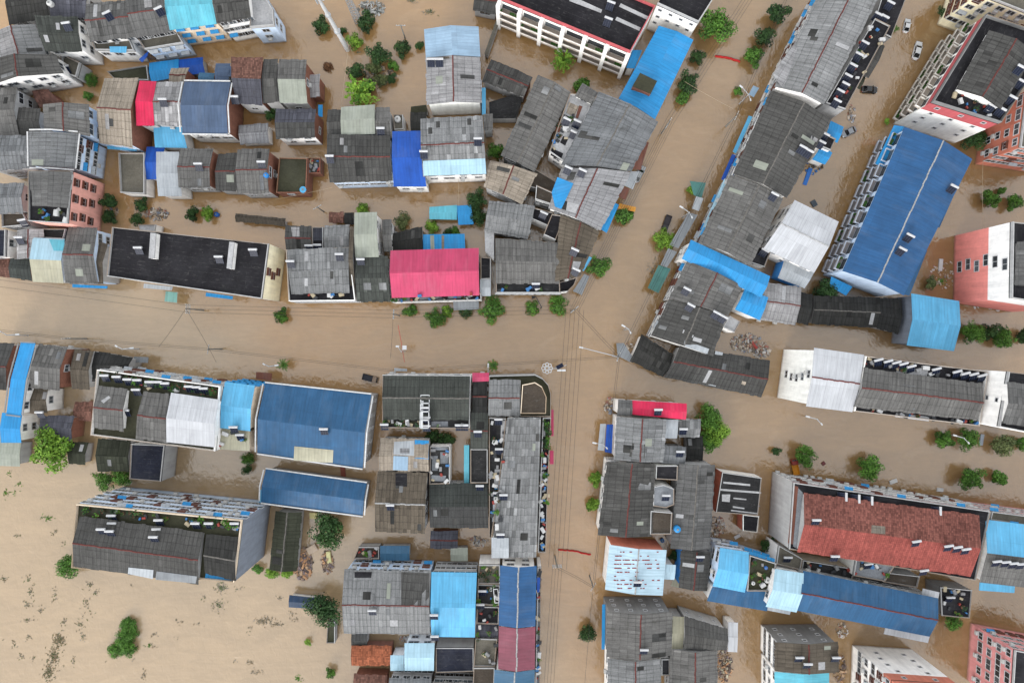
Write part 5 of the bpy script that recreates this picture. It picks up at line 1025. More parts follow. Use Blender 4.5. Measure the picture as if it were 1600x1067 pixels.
# balconies on the two long blocks and the tower
def balconies(short, ei, floors, bays, top, fh, depth=1.2, ph=1.0, color='white', gap=.12, clutter=False):
    B = by(short); v = B.vols[0]; fp = v['fp']; i = {0: 0, 1: 3, 2: 2, 3: 1}[ei] if v['fl'] else ei
    a, c = Vector(fp[i]), Vector(fp[(i + 1) % 4]); d = (c - a).normalized(); n = Vector((d.y, -d.x)); L = (c - a).length
    rot = Matrix.Rotation(math.atan2(d.y, d.x), 3, 'Z')
    meshes = {}
    for f in range(floors):
        z = top - f * fh
        for k in range(bays):
            w_ = L / bays * (1 - gap); p = a + d * (L * (k + .5) / bays)
            if f == 0 and k == 0 or 'b' not in meshes:
                m = MB()
                m.box((0, -depth / 2, 0), (w_, depth, .14)); m.box((0, -depth + .08, ph / 2 + .07), (w_, .12, ph)); m.box((-w_ / 2 + .06, -depth / 2 + .08, ph / 2 + .07), (.12, depth - .2, ph)); m.box((w_ / 2 - .06, -depth / 2 + .08, ph / 2 + .07), (.12, depth - .2, ph))
                meshes['b'] = m.mesh("balcony", [mat('w:' + color)])
                g = MB(); g.box((0, -.03, 1.3), (w_ * .85, .06, 1.9)); meshes['g'] = g.mesh("balcony_door", [glass()])
                pl = MB()
                r2 = random.Random(5)
                for q in range(5):
                    x = r2.uniform(-w_ / 2 + .3, w_ / 2 - .3); pl.tube((x, -depth + .45, .07), (x, -depth + .45, r2.uniform(.9, 1.6)), .16, .3, 6)
                meshes['p'] = pl.mesh("plant_pots", [LEAF['mid']])
            o = link("balcony", meshes['b'], B.root, (p.x - B.loc.x, p.y - B.loc.y, z), (0, 0, math.atan2(d.y, d.x)))
            link("balcony_door", meshes['g'], o)
            if clutter and (f * 7 + k * 5) % 4 == 0: link("plant_pots", meshes['p'], o)
    return B, a, d, n, L
balconies("black-roofed housing", 0, 3, 6, 8.4, 3.2, 1.5, 1.1, 'white', .14, True)
B, a, d, n, L = balconies("long royal", 0, 3, 9, 7.6, 3.1, 1.3, 1.0, 'lblue', .2, True)
balconies("red-and-white apartment", 0, 4, 8, 10.6, 3.0, 1.4, .9, 'ivory', .16, True)
Bh = by("black-roofed housing")
# vertical shafts between the white balconies
v = Bh.vols[0]; i = 0; a, c = Vector(v['fp'][0]), Vector(v['fp'][1]); d = (c - a).normalized(); n = Vector((d.y, -d.x)); L = (c - a).length
for k in range(7):
    p = a + d * (L * min(.995, max(.005, k / 6))) + n * .8; m = MB(); m.box((p.x, p.y, 5.5), (.9, 1.7, 13), Matrix.Rotation(math.atan2(d.y, d.x), 3, 'Z')); m.obj("facade_pier", [mat('w:white')], Bh.root, Bh.loc)
# ------------------------------------------------------------------ solar water heaters
def solar_proto():
    t = thing("solar_water_heater", "proto", "solar heater")
    m = MB(); m.tube((-.98, 0, 1.25), (.98, 0, 1.25), .27, n=12); kid(m.obj("tank", [plain("tank_white", (214, 215, 218), .4, .35, .12)], t))
    tilt = Matrix.Rotation(R(38), 3, 'X'); m = MB()
    m.box((0, -.78, .66), (1.75, 1.75, .07), tilt)
    kid(m.obj("collector_panel", [plain("collector_blue", (26, 34, 56), .3, .12, .2)], t))
    m = MB()
    for k in range(4): m.box((-.8 + k * .533, -.78, .72), (.04, 1.72, .03), tilt)
    for y in (-1.46, -.06): m.box((0, y, .12 if y < -1 else 1.2), (1.8, .07, .07))
    kid(m.obj("tube_rack", [plain("rack_grey", (84, 92, 108), .5, .2)], t))
    for sx in (-.8, .8):
        m = MB(); m.tube((sx, .12, -.1), (sx, 0, 1.1), .035, n=5); m.tube((sx, -1.46, -.1), (sx, -1.46, .15), .035, n=5); kid(m.obj("leg", [plain("rack_grey", (112, 122, 140))], t))
    return t
SOL = [(171, 24, 25), (251, 17, 25), (108, 40, 8), (106, 107, 10), (37, 144, 10), (166, 121, 10), (258, 158, 0), (369, 154, 0), (313, 258, 0), (45, 300, 10), (40, 326, 10), (40, 345, 10), (147, 356, 0), (35, 372, 0), (220, 388, 0), (345, 402, 0), (398, 391, 0), (411, 255, 0),
 (674, 96, 0), (687, 96, 0), (596, 203, 0), (517, 246, 0), (747, 219, 0), (663, 239, 0), (520, 246, None), (485, 385, 0), (498, 384, 0), (532, 398, 0), (456, 409, 0), (565, 406, 0),
 (886, 189, -25), (902, 192, -25), (897, 209, -25), (888, 264, -25), (910, 268, -25), (850, 334, -25), (898, 391, -25), (900, 422, -25), (887, 419, None), (837, 444, 0), (1054, 1042, None),
 (954, 8, -20), (950, 33, -20), (1388, 8, -28), (1369, 26, -28), (1379, 30, -28), (1348, 70, -28), (1339, 88, -28), (1330, 105, -28), (1322, 121, -28), (1318, 134, -28), (1310, 145, -28), (1305, 160, -28), (1287, 212, -28), (1281, 224, -28), (1252, 232, -28), (1262, 238, -28), (1272, 244, -28),
 (1208, 305, -28), (1202, 318, None), (1193, 392, -28), (1202, 402, -28), (1072, 452, -28), (1078, 477, -28), (1118, 489, -28), (1129, 495, -28), (1548, 20, -28), (1590, 108, -28), (1591, 130, -28), (1577, 155, -28), (1545, 168, -28), (1560, 173, -28),
 (1486, 293, -28), (1418, 369, -28), (1406, 390, -28), (1509, 475, 0), (1368, 562, 14), (1383, 564, 14), (1396, 566, 14), (1407, 568, 14), (1419, 572, 14), (1458, 576, 14), (1490, 580, 14), (1503, 583, 14), (1516, 584, 14), (1529, 586, 14), (1462, 575, None),
 (1318, 774, -90), (1338, 777, -90), (1358, 780, -90), (1464, 796, -90), (1272, 810, 0), (1427, 843, 8), (1477, 850, 8), (1491, 852, 8), (1504, 855, 8), (1552, 874, 5), (1566, 875, 5), (1578, 877, 5), (1590, 878, 5), (1301, 866, 0), (1353, 878, 8), (1439, 888, 8), (1480, 930, 0), (1246, 1023, 0), (1259, 1033, 0), (1303, 1023, 0), (1303, 1052, 0),
 (1027, 639, 0), (1066, 669, 0), (1061, 704, 0), (1044, 727, 0), (1039, 772, 0), (995, 906, 0), (1092, 867, 0), (1005, 1011, 0), (1093, 1062, None), (1376, 800, None),
 (168, 586, 0), (187, 588, 0), (204, 592, 0), (219, 593, 0), (238, 596, 0), (251, 596, 0), (262, 598, 0), (299, 603, 0), (311, 604, 0), (322, 606, 0), (217, 608, 0), (200, 640, 0), (130, 608, 0), (67, 643, 0), (368, 666, 0), (378, 678, 0),
 (179, 803, 0), (180, 815, 0), (163, 824, 0), (176, 827, 0), (252, 810, 0), (249, 824, 0), (244, 836, 0), (309, 815, 0), (330, 815, 0), (370, 815, 0), (508, 669, 0), (602, 662, 0), (665, 636, 0), (667, 651, 0), (667, 664, 0), (718, 663, 0), (726, 663, 0), (747, 673, 0), (611, 787, 0), (750, 757, 0), (779, 654, 0), (780, 700, 0), (777, 768, 0), (787, 771, 0), (782, 832, 0),
 (583, 950, 0), (679, 957, 0), (680, 990, 0), (754, 920, 0), (751, 941, 0), (1228, 868, 0), (646, 1050, 0), (662, 1050, 0)]
sp = solar_proto(); used = False; hits = {}
for x, y, rz in SOL:
    if rz is None: continue
    f = find(x, y)
    if not f: print("SOLAR MISS", x, y); continue
    hits.setdefault(f[0].short, []).append((x, y, rz, f))
ORD = ["first", "second", "third", "fourth", "fifth", "sixth", "seventh", "eighth", "ninth", "tenth", "eleventh", "twelfth", "thirteenth"]
for short, L in hits.items():
    xs = [t[0] for t in L]; ys = [t[1] for t in L]; hor = max(xs) - min(xs) >= max(ys) - min(ys)
    L.sort(key=lambda t: t[0] if hor else t[1])
    for i, (x, y, rz, f) in enumerate(L):
        if len(L) == 1: lb = f"white-tank solar heater on the {short}"
        else: lb = f"{ORD[i]} solar heater from the {'left' if hor else 'top'} on the {short}"
        p = f[3]; p.z = f[2] + .08
        if not used: o = sp; o.location = p; o.rotation_euler = (0, 0, R(rz)); o["label"] = lb; used = True
        else: o = copy_thing(sp, p, R(rz), None, lb)
        o["group"] = "solar water heaters on the roofs"
# ------------------------------------------------------------------ other roof-top things
WH = plain("painted_steel_white", (226, 228, 230), .4, .4, .1)
def rack(x, y, label, tiers=3, rz=0):
    """stepped white steel frame"""
    f = find(x, y); p = f[3]; t = thing("stair_rack", label, "roof rack", (p.x, p.y, f[2]), R(rz))
    m = MB()
    for k in range(tiers):
        yy = (tiers / 2 - k) * 1.9; zz = 1.0 + .5 * k
        for sx in (-1, 1): m.box((sx, yy, zz), (.2, 1.9, .2))
        for sy in (-.9, .9): m.box((0, yy + sy, zz), (2.2, .2, .2))
        m.box((-.6, yy, zz), (.5, 1.7, .06))
        for sx in (-1, 1): m.box((sx, yy, zz / 2), (.12, .12, zz))
    m.obj("frame", [WH], t)
rack(665, 648, "white stepped steel rack on the dark greenish gable hall", 4)
def frame_grid(x, y, w_, d_, label, rz=0):
    f = find(x, y); p = f[3]; t = thing("pergola_frame", label, "frame", (p.x, p.y, f[2]), R(rz)); m = MB()
    for k in range(5): m.box((w_ / 4, -d_ / 2 + k * d_ / 4, 2.2), (w_ / 2, .16, .14))
    for k in (-1, 0, 1): m.box((k * w_ / 2, 0, 2.2), (.16, d_, .14))
    for k in (-1, 1): m.box((0, k * d_ / 2, 2.2), (w_, .16, .14))
    for a in (-1, 1):
        for c in (-1, 1): m.box((a * w_ / 2, c * d_ / 2, 1.1), (.14, .14, 2.2))
    m.obj("frame", [WH], t)
frame_grid(779, 925, 2.0, 3.2, "white pergola frame leaning over the blue street roof", 6)
def tank(x, y, label, r=.75, h=1.2, c=(222, 222, 220), name="water_tank"):
    f = find(x, y)
    z = f[2] if f else 0.0; p = f[3] if f else P(x, y)
    t = thing(name, label, "water tank", (p.x, p.y, z)); m = MB(); m.tube((0, 0, 0), (0, 0, h * .8), r, n=14); m.tube((0, 0, h * .8), (0, 0, h), r, r * .35, n=14); m.obj("tank", [plain(name + "_%d_%d_%d" % c, c, .5, .3, .15)], t)
    m = MB(); m.tube((0, 0, h), (0, 0, h + .12), r * .33, n=10); m.obj("lid", [plain("tank_lid", (150, 150, 150))], t)
tank(622, 188, "round white water tank on the concrete water-tank hut"); tank(1057, 825, "bright blue water tank by the tall mid-grey ridge house", .8, 1.3, (40, 150, 220)); tank(1034, 843, "small blue barrel on the mid-grey house edge", .5, 1, (70, 120, 180)); tank(340, 336, "blue plastic barrel on the canal garden wall", .6, 1.1, (40, 110, 200))
tank(81, 8, "white water tank beside the dark low roof at the top", .7, 1.2); tank(1198, 905, "white oval tub on the dark roof terrace", .7, .7); tank(1176, 910, "small white tub on the dark roof terrace", .45, .6); tank(787, 148 + 0, "white ball-shaped tank beside the low charcoal shed roofs", .35, .7, (235, 235, 235)); tank(417, 275, "blue tub on the canal beside the brown-black roof", .6, .9, (40, 140, 220)); tank(474, 297, "cyan tub on the brown-black flat roof", .8, .5, (90, 180, 230)); tank(1196, 866 + 20, "blue bucket on the dark roof terrace edge", .4, .6, (60, 120, 200))
# small stored things on terraces: pots, boxes, basins; each its own object
def clutter(pts, n, label, kinds, group, seed=1, name="stored_box"):
    r2 = random.Random(seed); protos = []
    for (c, w_, h_) in kinds:
        m = MB()
        if name == "plant_pot":
            m.tube((0, 0, 0), (0, 0, .35), w_ * .4, w_ * .5, 8); k0 = len(m.f)
            for q in range(14):
                an = r2.uniform(0, 6.28); rr = r2.uniform(.1, .75) * w_; cx, cy, cz = math.cos(an) * rr, math.sin(an) * rr, .4 + r2.uniform(0, .6)
                m.face([(cx - .22, cy, cz), (cx, cy - .16, cz + .1), (cx + .22, cy, cz), (cx, cy + .16, cz - .05)], 1)
            protos.append(m.mesh(name, [plain("clay_pot", (130, 90, 70)), LEAF[c]]))
        else:
            m.box((0, 0, h_ / 2), (w_, w_ * r2.uniform(.5, .8), h_)); m.box((0, 0, h_ + .03), (w_ * 1.06, w_ * .6, .06)); protos.append(m.mesh(name, [plain("stored_%d_%d_%d" % c, c, .6, .3, .3)]))
    for k in range(n):
        for _ in range(20):
            a, b_ = r2.random(), r2.random()
            x = (pts[0][0] * (1 - a) + pts[1][0] * a) * (1 - b_) + (pts[3][0] * (1 - a) + pts[2][0] * a) * b_; y = (pts[0][1] * (1 - a) + pts[1][1] * a) * (1 - b_) + (pts[3][1] * (1 - a) + pts[2][1] * a) * b_
            f = find(x, y)
            if f: break
        if not f: continue
        p = f[3]
        o = link(name, r2.choice(protos), None, (p.x, p.y, f[2] - .02), (0, 0, r2.uniform(0, 6.28))); s = r2.uniform(.7, 1.3); o.scale = (s, s, s)
        tag(o, label, name.replace('_', ' '), group)
BX = [((222, 222, 222), 1.1, .5), ((150, 150, 152), .9, .6), ((60, 62, 66), 1.0, .4), ((170, 70, 60), .6, .4), ((70, 130, 190), .7, .5), ((205, 190, 160), 1.0, .3)]
GR = [('mid', .9, .4), ('lime', .8, .4), ('dark', .9, .4)]
def both(q, nb, ng, where, seed):
    if nb: clutter(q, nb, "small box stored on the " + where, BX, "boxes on the " + where, seed)
    if ng: clutter(q, ng, "potted plant growing on the " + where, GR, "potted plants on the " + where, seed + 50, "plant_pot")
both([(160, 580), (340, 606), (338, 620), (160, 598)], 8, 34, "planted terrace block", 1)
both([(126, 790), (375, 814), (372, 826), (126, 802)], 16, 40, "long apartment block", 2)
both([(614, 463), (750, 459), (750, 467), (614, 471)], 22, 4, "pink hall's front terrace", 3)
both([(600, 657), (733, 657), (733, 667), (600, 667)], 14, 10, "greenish hall's rear terrace", 4)
both([(766, 660), (790, 660), (782, 830), (767, 830)], 34, 8, "white cluttered roof yards", 5)
both([(849, 655), (859, 655), (858, 700), (850, 700)], 2, 22, "planted street terrace", 6)
both([(846, 705), (857, 705), (852, 858), (842, 858)], 46, 4, "planted street terrace", 7)
both([(1360, 34), (1388, 44), (1325, 165), (1298, 160)], 22, 5, "black service terrace", 8)
both([(672, 700), (702, 700), (702, 753), (672, 753)], 14, 0, "black-and-white flat roof", 9)
both([(746, 914), (780, 914), (776, 1038), (744, 1038)], 18, 10, "roof courts beside the street roof", 10)
both([(1338, 876), (1394, 886), (1380, 904), (1334, 895)], 9, 1, "bright grey rooftop court", 11)
both([(1352, 560), (1538, 584), (1536, 594), (1350, 572)], 20, 2, "tall grey-tiled street block", 12)
both([(1336, 636), (1526, 658), (1526, 663), (1336, 640)], 16, 2, "street edge of the tall grey-tiled block", 13)
both([(840, 890), (845, 890), (842, 1060), (837, 1060)], 26, 2, "white-edged street balcony terrace", 14)
both([(868, 190), (902, 165), (880, 240), (862, 235)], 10, 3, "white solar terrace house", 15)
both([(1505, 140), (1552, 166), (1545, 185), (1470, 160)], 10, 3, "red-and-white tower's roof", 16)
both([(456, 461), (545, 459), (545, 467), (456, 468)], 8, 0, "dull grey house's front terrace", 17)
both([(484, 250), (500, 250), (500, 270), (484, 270)], 14, 0, "tiny brick yard", 18)
both([(563, 855), (592, 855), (590, 870), (560, 870)], 10, 2, "rubble-strewn yard roof", 19)
both([(1470, 918), (1516, 923), (1512, 962), (1472, 958)], 12, 3, "black-slab yard houses", 20)
both([(343, 670), (388, 675), (388, 700), (343, 698)], 6, 2, "cream sheet terrace", 21)
both([(63, 328), (104, 328), (104, 345), (63, 342)], 8, 3, "pink apartment house terrace", 22)
both([(1170, 870), (1210, 882), (1203, 918), (1170, 916)], 6, 8, "dark roof terrace with white tubs", 23)
both([(1258, 876), (1330, 890), (1328, 902), (1256, 886)], 10, 0, "dark courtyard block", 24)
both([(776, 445), (870, 445), (870, 455), (776, 455)], 6, 2, "grey terrace house's balcony", 25)
both([(750, 884), (779, 884), (779, 908), (750, 908)], 2, 10, "weedy concrete roof court", 26)
# ------------------------------------------------------------------ vehicles
def car(x, y, z, rz, rgb, label, L=4.4, W=1.76, name="car"):
    t = thing(name, label, "car", (*P(x, y, .6)[:2], z), R(rz), "cars standing in the flood")
    paint = plain("car_paint_%d_%d_%d" % rgb, rgb, .25, .6, .06); gl = plain("car_glass", (22, 25, 28), .08, .6, .1); dk = plain("tyre_black", (26, 26, 27), .9, .1)
    h2, w2 = L / 2, W / 2
    def ring(zz, k, f):       # rounded plan outline
        out = []
        for i in range(28):
            a = 2 * math.pi * i / 28; ca, sa = math.cos(a), math.sin(a); e = .42
            out.append((math.copysign(abs(ca) ** e, ca) * h2 * k * f, math.copysign(abs(sa) ** e, sa) * w2 * k, zz))
        return out
    m = MB(); rings = [ring(.25, .94, 1), ring(.5, 1, 1), ring(.78, .99, 1), ring(.92, .93, .985)]
    for a, b_ in zip(rings, rings[1:]):
        for i in range(28): j = (i + 1) % 28; m.face([a[i], a[j], b_[j], b_[i]])
    m.face(rings[-1]); m.face(rings[0][::-1])
    x0, x1, x2, x3 = -h2 * .78, -h2 * .42, h2 * .20, h2 * .52; wt, wb = w2 * .70, w2 * .88; zt, zb = 1.42, .915
    m.face([(x1, -wt, zt), (x2, -wt, zt), (x2, wt, zt), (x1, wt, zt)])
    for s in (-1, 1):
        for xa, xb in ((x1, x0), (x2, x3)): m.tube((xa, s * wt, zt), (xb, s * wb, zb), .045, n=5)
        m.tube((x1 * .3 + x2 * .7 - .4, s * wt, zt), (x1 * .3 + x2 * .7 - .4, s * (wb), zb), .04, n=5); m.tube((x1, s * wt, zt), (x2, s * wt, zt), .04, n=5)
    m.obj("body", [paint], t)
    def gp(nm, f):
        g = MB(); g.face(f); g.obj(nm, [gl], t)
    gp("windshield", [(x2, -wt, zt - .01), (x3, -wb, zb), (x3, wb, zb), (x2, wt, zt - .01)]); gp("rear_window", [(x1, wt, zt - .01), (x0, wb, zb), (x0, -wb, zb), (x1, -wt, zt - .01)])
    for s in (-1, 1):
        q = [(x1, s * wt, zt - .01), (x0, s * wb, zb), (x3, s * wb, zb), (x2, s * wt, zt - .01)]; gp("side_window", q if s < 0 else q[::-1])
        g = MB(); g.box((x3 - .25, s * (w2 + .06), .98), (.2, .16, .14)); g.obj("mirror", [paint], t)
        g = MB(); g.box((h2 * .93, s * w2 * .66, .72), (.22, .34, .14)); g.obj("headlight", [plain("lamp_glass", (225, 228, 230), .1, .6)], t)
        g = MB(); g.box((-h2 * .94, s * w2 * .7, .76), (.14, .3, .14)); g.obj("tail_light", [plain("tail_red", (150, 26, 24), .2, .5)], t)
        for xx in (-h2 * .6, h2 * .62): g = MB(); g.tube((xx, s * (w2 - .2), .3), (xx, s * (w2 + .02), .3), .31, n=14); g.obj("wheel", [dk], t)
    return t
car(1434, 79, -.35, 75, (226, 227, 228), "white saloon car in the lane beside the tower", 4.7); car(1418, 40, -.5, 78, (222, 224, 225), "smaller white car further up the same lane", 3.5, 1.5)
car(1359, 140, -.35, -4, (22, 24, 27), "black car beside the mossy back shed", 4.0); car(1327, 206, -.3, 205, (140, 145, 152), "silver car nosing out by the blue lane porch", 3.9)
car(999, 272, -.35, 62, (172, 176, 178), "silver car on the slanting street below rust-red awnings", 4.6)
def cargo(x, y, rz, bed, cab, label, name="cargo_tricycle", z=-.4):
    t = thing(name, label, "truck", (*P(x, y, .8)[:2], z), R(rz)); dk = plain("tyre_black", (26, 26, 27)); bc = plain("bed_%d_%d_%d" % bed, bed, .5, .3); cc = plain("cab_%d_%d_%d" % cab, cab, .4, .4)
    m = MB(); m.box((-.65, 0, .85), (2.5, 1.5, .12)); 
    for s in (-1, 1): m.box((-.65, s * .74, 1.1), (2.5, .06, .5))
    for xx in (-1.88, .58): m.box((xx, 0, 1.1), (.06, 1.5, .5))
    m.obj("cargo_bed", [bc], t)
    m = MB(); m.box((1.35, 0, .9), (1.3, 1.45, .9)); m.box((1.2, 0, 1.5), (.95, 1.35, .3)); m.obj("cab", [cc], t)
    m = MB(); m.face([(1.70, -.62, 1.62), (2.0, -.68, 1.3), (2.0, .68, 1.3), (1.70, .62, 1.62)]); m.obj("windshield", [plain("car_glass", (22, 25, 28))], t)
    for xx in (-1.2, 1.3):
        for s in (-1, 1): m = MB(); m.tube((xx, s * .6, .4), (xx, s * .76, .4), .33, n=12); m.obj("wheel", [dk], t)
    return t
cargo(578, 591, -14, (44, 48, 60), (150, 128, 110), "small cargo tricycle with dark bed on the main street"); cargo(1042, 348, 250, (58, 52, 58), (40, 40, 44), "dark pickup half hidden by the yellow-green tree")
cargo(1243, 730, 100, (226, 150, 30), (150, 50, 40), "orange cargo tricycle beside a street tree", "cargo_tricycle")
# ------------------------------------------------------------------ poles, lamps, masts
CONC = plain("pole_concrete", (150, 148, 142), .85, .15, .15); STEEL = plain("pole_steel", (196, 200, 204), .4, .4, .1); DK = plain("dark_iron", (40, 42, 46), .6, .3)
def upole(x, y, h, label, arms=2, rz=0, seed=0):
    p = P(x, y); t = thing("utility_pole", label, "utility pole", p, R(rz), "power poles along the flooded streets")
    m = MB(); m.tube((0, 0, -1), (0, 0, h), .19, .12, 10); m.obj("pole", [CONC], t)
    for k in range(arms):
        m = MB(); z = h - .25 - k * .9; m.box((0, 0, z), (2.3, .12, .12)); m.obj("crossarm", [plain("galvanised", (170, 174, 178), .5, .4)], t)
        for s in (-1, -.4, .4, 1): q = MB(); q.tube((s, 0, z + .06), (s, 0, z + .34), .09, .06, 8); q.obj("insulator", [plain("insulator", (226, 226, 222), .3, .5)], t)
    return Vector((p.x, p.y, h))
PO = {}
PO['w'] = upole(318, 485, 9.3, "power pole standing off the long black-roofed block", 3, 88); PO['c'] = upole(624, 493, 9.0, "power pole on the main street west of the pink hall", 2, 88); PO['x'] = upole(893, 486, 9.4, "power pole with many insulators at the crossroads corner", 4, 40)
PO['f'] = upole(347, 545, 8, "power pole on the south side of the main street", 1, 80); PO['g'] = upole(135, 529, 8, "dark-armed pole by the west end of the main street", 1, 5); PO['n'] = upole(1033, 209, 9.3, "power pole with three arms in the slanting street", 3, 62); PO['n2'] = upole(1134, 198, 8.5, "dark leaning-line pole across the slanting street", 1, 65)
PO['s'] = upole(867, 868, 9.0, "power pole with two white arms on the south street", 3, 2); PO['s2'] = upole(921, 899, 8, "dark power pole on the south street's east side", 1, 60); PO['j'] = upole(958, 556, 9.5, "power pole at the junction's market corner", 2, 70); PO['b'] = upole(633, 60, 7, "purple-wired pole in the flooded grove", 1, 0)
PO['k'] = upole(506, 331, 6, "pole beside the canal rubble", 1, 30)
def lamp(x, y, h, ang, L, label, two=True):
    p = P(x, y); t = thing("street_lamp", label, "street lamp", p, R(ang), "street lamps standing in the water")
    m = MB(); m.tube((0, 0, -1), (0, 0, h), .14, .09, 10); m.obj("post", [STEEL], t)
    m = MB(); m.tube((0, 0, h - .3), (L, 0, h + .3), .1, .08, 8)
    if two: m.tube((0, 0, h - .3), (-L * .45, L * .35, h + .1), .1, .07, 8)
    m.obj("arm", [STEEL], t)
    q = MB(); q.box((L + .35, 0, h + .28), (.95, .36, .16)); q.obj("lamp_head", [WH], t)
    if two: q = MB(); q.box((-L * .45 - .2, L * .35 + .1, h + .1), (.6, .3, .14), Matrix.Rotation(R(140), 3, 'Z')); q.obj("lamp_head", [WH], t)
lamp(44, 524, 7.5, 3, 2.6, "street lamp at the west end of the main street"); lamp(217, 545, 7.5, 6, 2.2, "street lamp above the dark lean-to wing"); lamp(435, 571, 7, 8, 1.7, "street lamp entangled with a palm sapling"); lamp(764, 580, 7, 88, 1.4, "street lamp at the black-tiled slot house", False)
lamp(1155, 163, 7, 140, 2.2, "twin-arm street lamp beside the long row"); lamp(1066, 340, 7, 150, 2.0, "twin-arm street lamp beside the dark pickup"); lamp(1258, 650, 7, 165, 2.2, "street lamp before the tall white-roofed block"); lamp(1478, 678, 7, 165, 2.2, "bent street lamp above the street trees")
lamp(937, 688, 6.5, 170, 1.8, "street lamp beside the blue awning"); lamp(975, 515, 7, 150, 1.2, "short street lamp north of the market corner")
lamp(957, 556, 8.2, 166, 8.6, "long white lamp arm reaching over the junction", False)
def palm(x, y, label, s=1.0):
    p = P(x, y, 2); t = thing("palm_tree", label, "tree", (p.x, p.y, 0)); m = MB(); m.tube((0, 0, -1), (0, 0, 2.4), .14, .1, 7); m.obj("trunk", [BARK], t); m = MB(); r2 = random.Random(int(x))
    for k in range(11):
        an = k * .57 + r2.uniform(-.2, .2); L = s * r2.uniform(1.2, 2.0); d = Vector((math.cos(an), math.sin(an), 0)); sd = Vector((-d.y, d.x, 0))
        for j in range(9):
            t0 = j / 9; q = d * L * t0 + Vector((0, 0, 2.4 + .5 * math.sin(t0 * 2.6)))
            for e in (-1, 1): m.face([q, q + d * .18 + sd * e * .05, q + sd * e * (.42 * (1 - t0 * .6)) + d * .25 + Vector((0, 0, -.15)), q + sd * e * .1])
    o = m.obj("crown", [LEAF['mid']], t); at = o.data.attributes.new("leaf_tone", 'FLOAT', 'POINT'); at.data.foreach_set("value", [r2.random() for _ in o.data.vertices])
palm(444, 570, "small palm beside the entangled street lamp"); palm(771, 571, "small palm on the main street by the pink porch", .9)
# monopole mast: tall, tapered, white
p = P(543, 78); t = thing("mast", "tall white tapered mast at the top edge", "mast", p); m = MB(); m.tube((0, 0, -1), (0, 0, 27), .62, .34, 20); m.obj("pole", [WH], t); m = MB(); m.tube((0, 0, 10), (0, 0, 10.3), .75, .75, 16); m.tube((0, 0, 18), (0, 0, 18.3), .65, .65, 16); m.box((.55, .1, 10.6), (.5, .4, .9)); m.obj("clamp", [STEEL], t)
m = MB()
for k in range(3): a = k * 2.1; m.box((math.cos(a) * .8, math.sin(a) * .8, 25.5), (.35, .18, 1.8), Matrix.Rotation(a, 3, 'Z'))
m.obj("antenna", [STEEL], t)
p = P(560, 33); t = thing("lattice_mast", "grey lattice antenna tower beside the white mast", "mast", p); m = MB()
for a in (-1, 1):
    for c in (-1, 1): m.tube((a * .8, c * .8, -1), (a * .35, c * .35, 16), .07, .06, 5)
for k in range(12):
    z = k * 1.35; w0 = .8 - .45 * z / 16
    for (a, c, e, f) in ((-1, -1, 1, -1), (1, -1, 1, 1), (1, 1, -1, 1), (-1, 1, -1, -1)): m.tube((a * w0, c * w0, z), (e * w0, f * w0, z + 1.35), .05, n=4); m.tube((a * w0, c * w0, z), (e * w0, f * w0, z), .05, n=4)
m.obj("frame", [plain("galvanised", (170, 174, 178))], t); m = MB(); m.box((.3, 0, 15.2), (1.6, .2, .9)); m.tube((-.3, .3, 14), (-.3, .9, 14), .5, .5, 14); m.obj("antenna", [WH], t)
# flower-shaped ornamental lamp with its solar panel at the crossroads
p = P(868, 574); t = thing("ornamental_lamp", "white flower-shaped street lamp with solar panel at the crossroads", "street lamp", p); m = MB(); m.tube((0, 0, -1), (0, 0, 8), .16, .1, 10); m.tube((0, 0, 7.4), (-2.4, 0, 7.8), .08, .06, 8); m.tube((0, 0, 7.8), (2.1, .9, 8.1), .07, .05, 8); m.obj("post", [STEEL], t)
m = MB(); cx, cy, cz = -2.5, .1, 7.6
for k in range(8):
    a = k * math.pi / 4; q = Vector((cx + math.cos(a) * .95, cy + math.sin(a) * .95, cz))
    for j in range(8):
        b0, b1 = j * math.pi / 4, (j + 1) * math.pi / 4; m.tube(q + Vector((math.cos(b0) * .38, math.sin(b0) * .38, 0)), q + Vector((math.cos(b1) * .38, math.sin(b1) * .38, 0)), .09, n=5)
for j in range(12): b0, b1 = j * math.pi / 6, (j + 1) * math.pi / 6; m.tube((cx + math.cos(b0) * .4, cy + math.sin(b0) * .4, cz), (cx + math.cos(b1) * .4, cy + math.sin(b1) * .4, cz), .09, n=5)
m.obj("flower_ring", [WH], t); m = MB(); m.box((.5, .6, 8.5), (1.7, 1.0, .08), Matrix.Rotation(R(28), 3, 'Z') @ Matrix.Rotation(R(15), 3, 'X')); m.obj("solar_panel", [plain("collector_blue", (34, 44, 70))], t); m = MB(); m.box((.9, -.4, 7.9), (2.0, .45, .16)); m.obj("lamp_head", [WH], t)
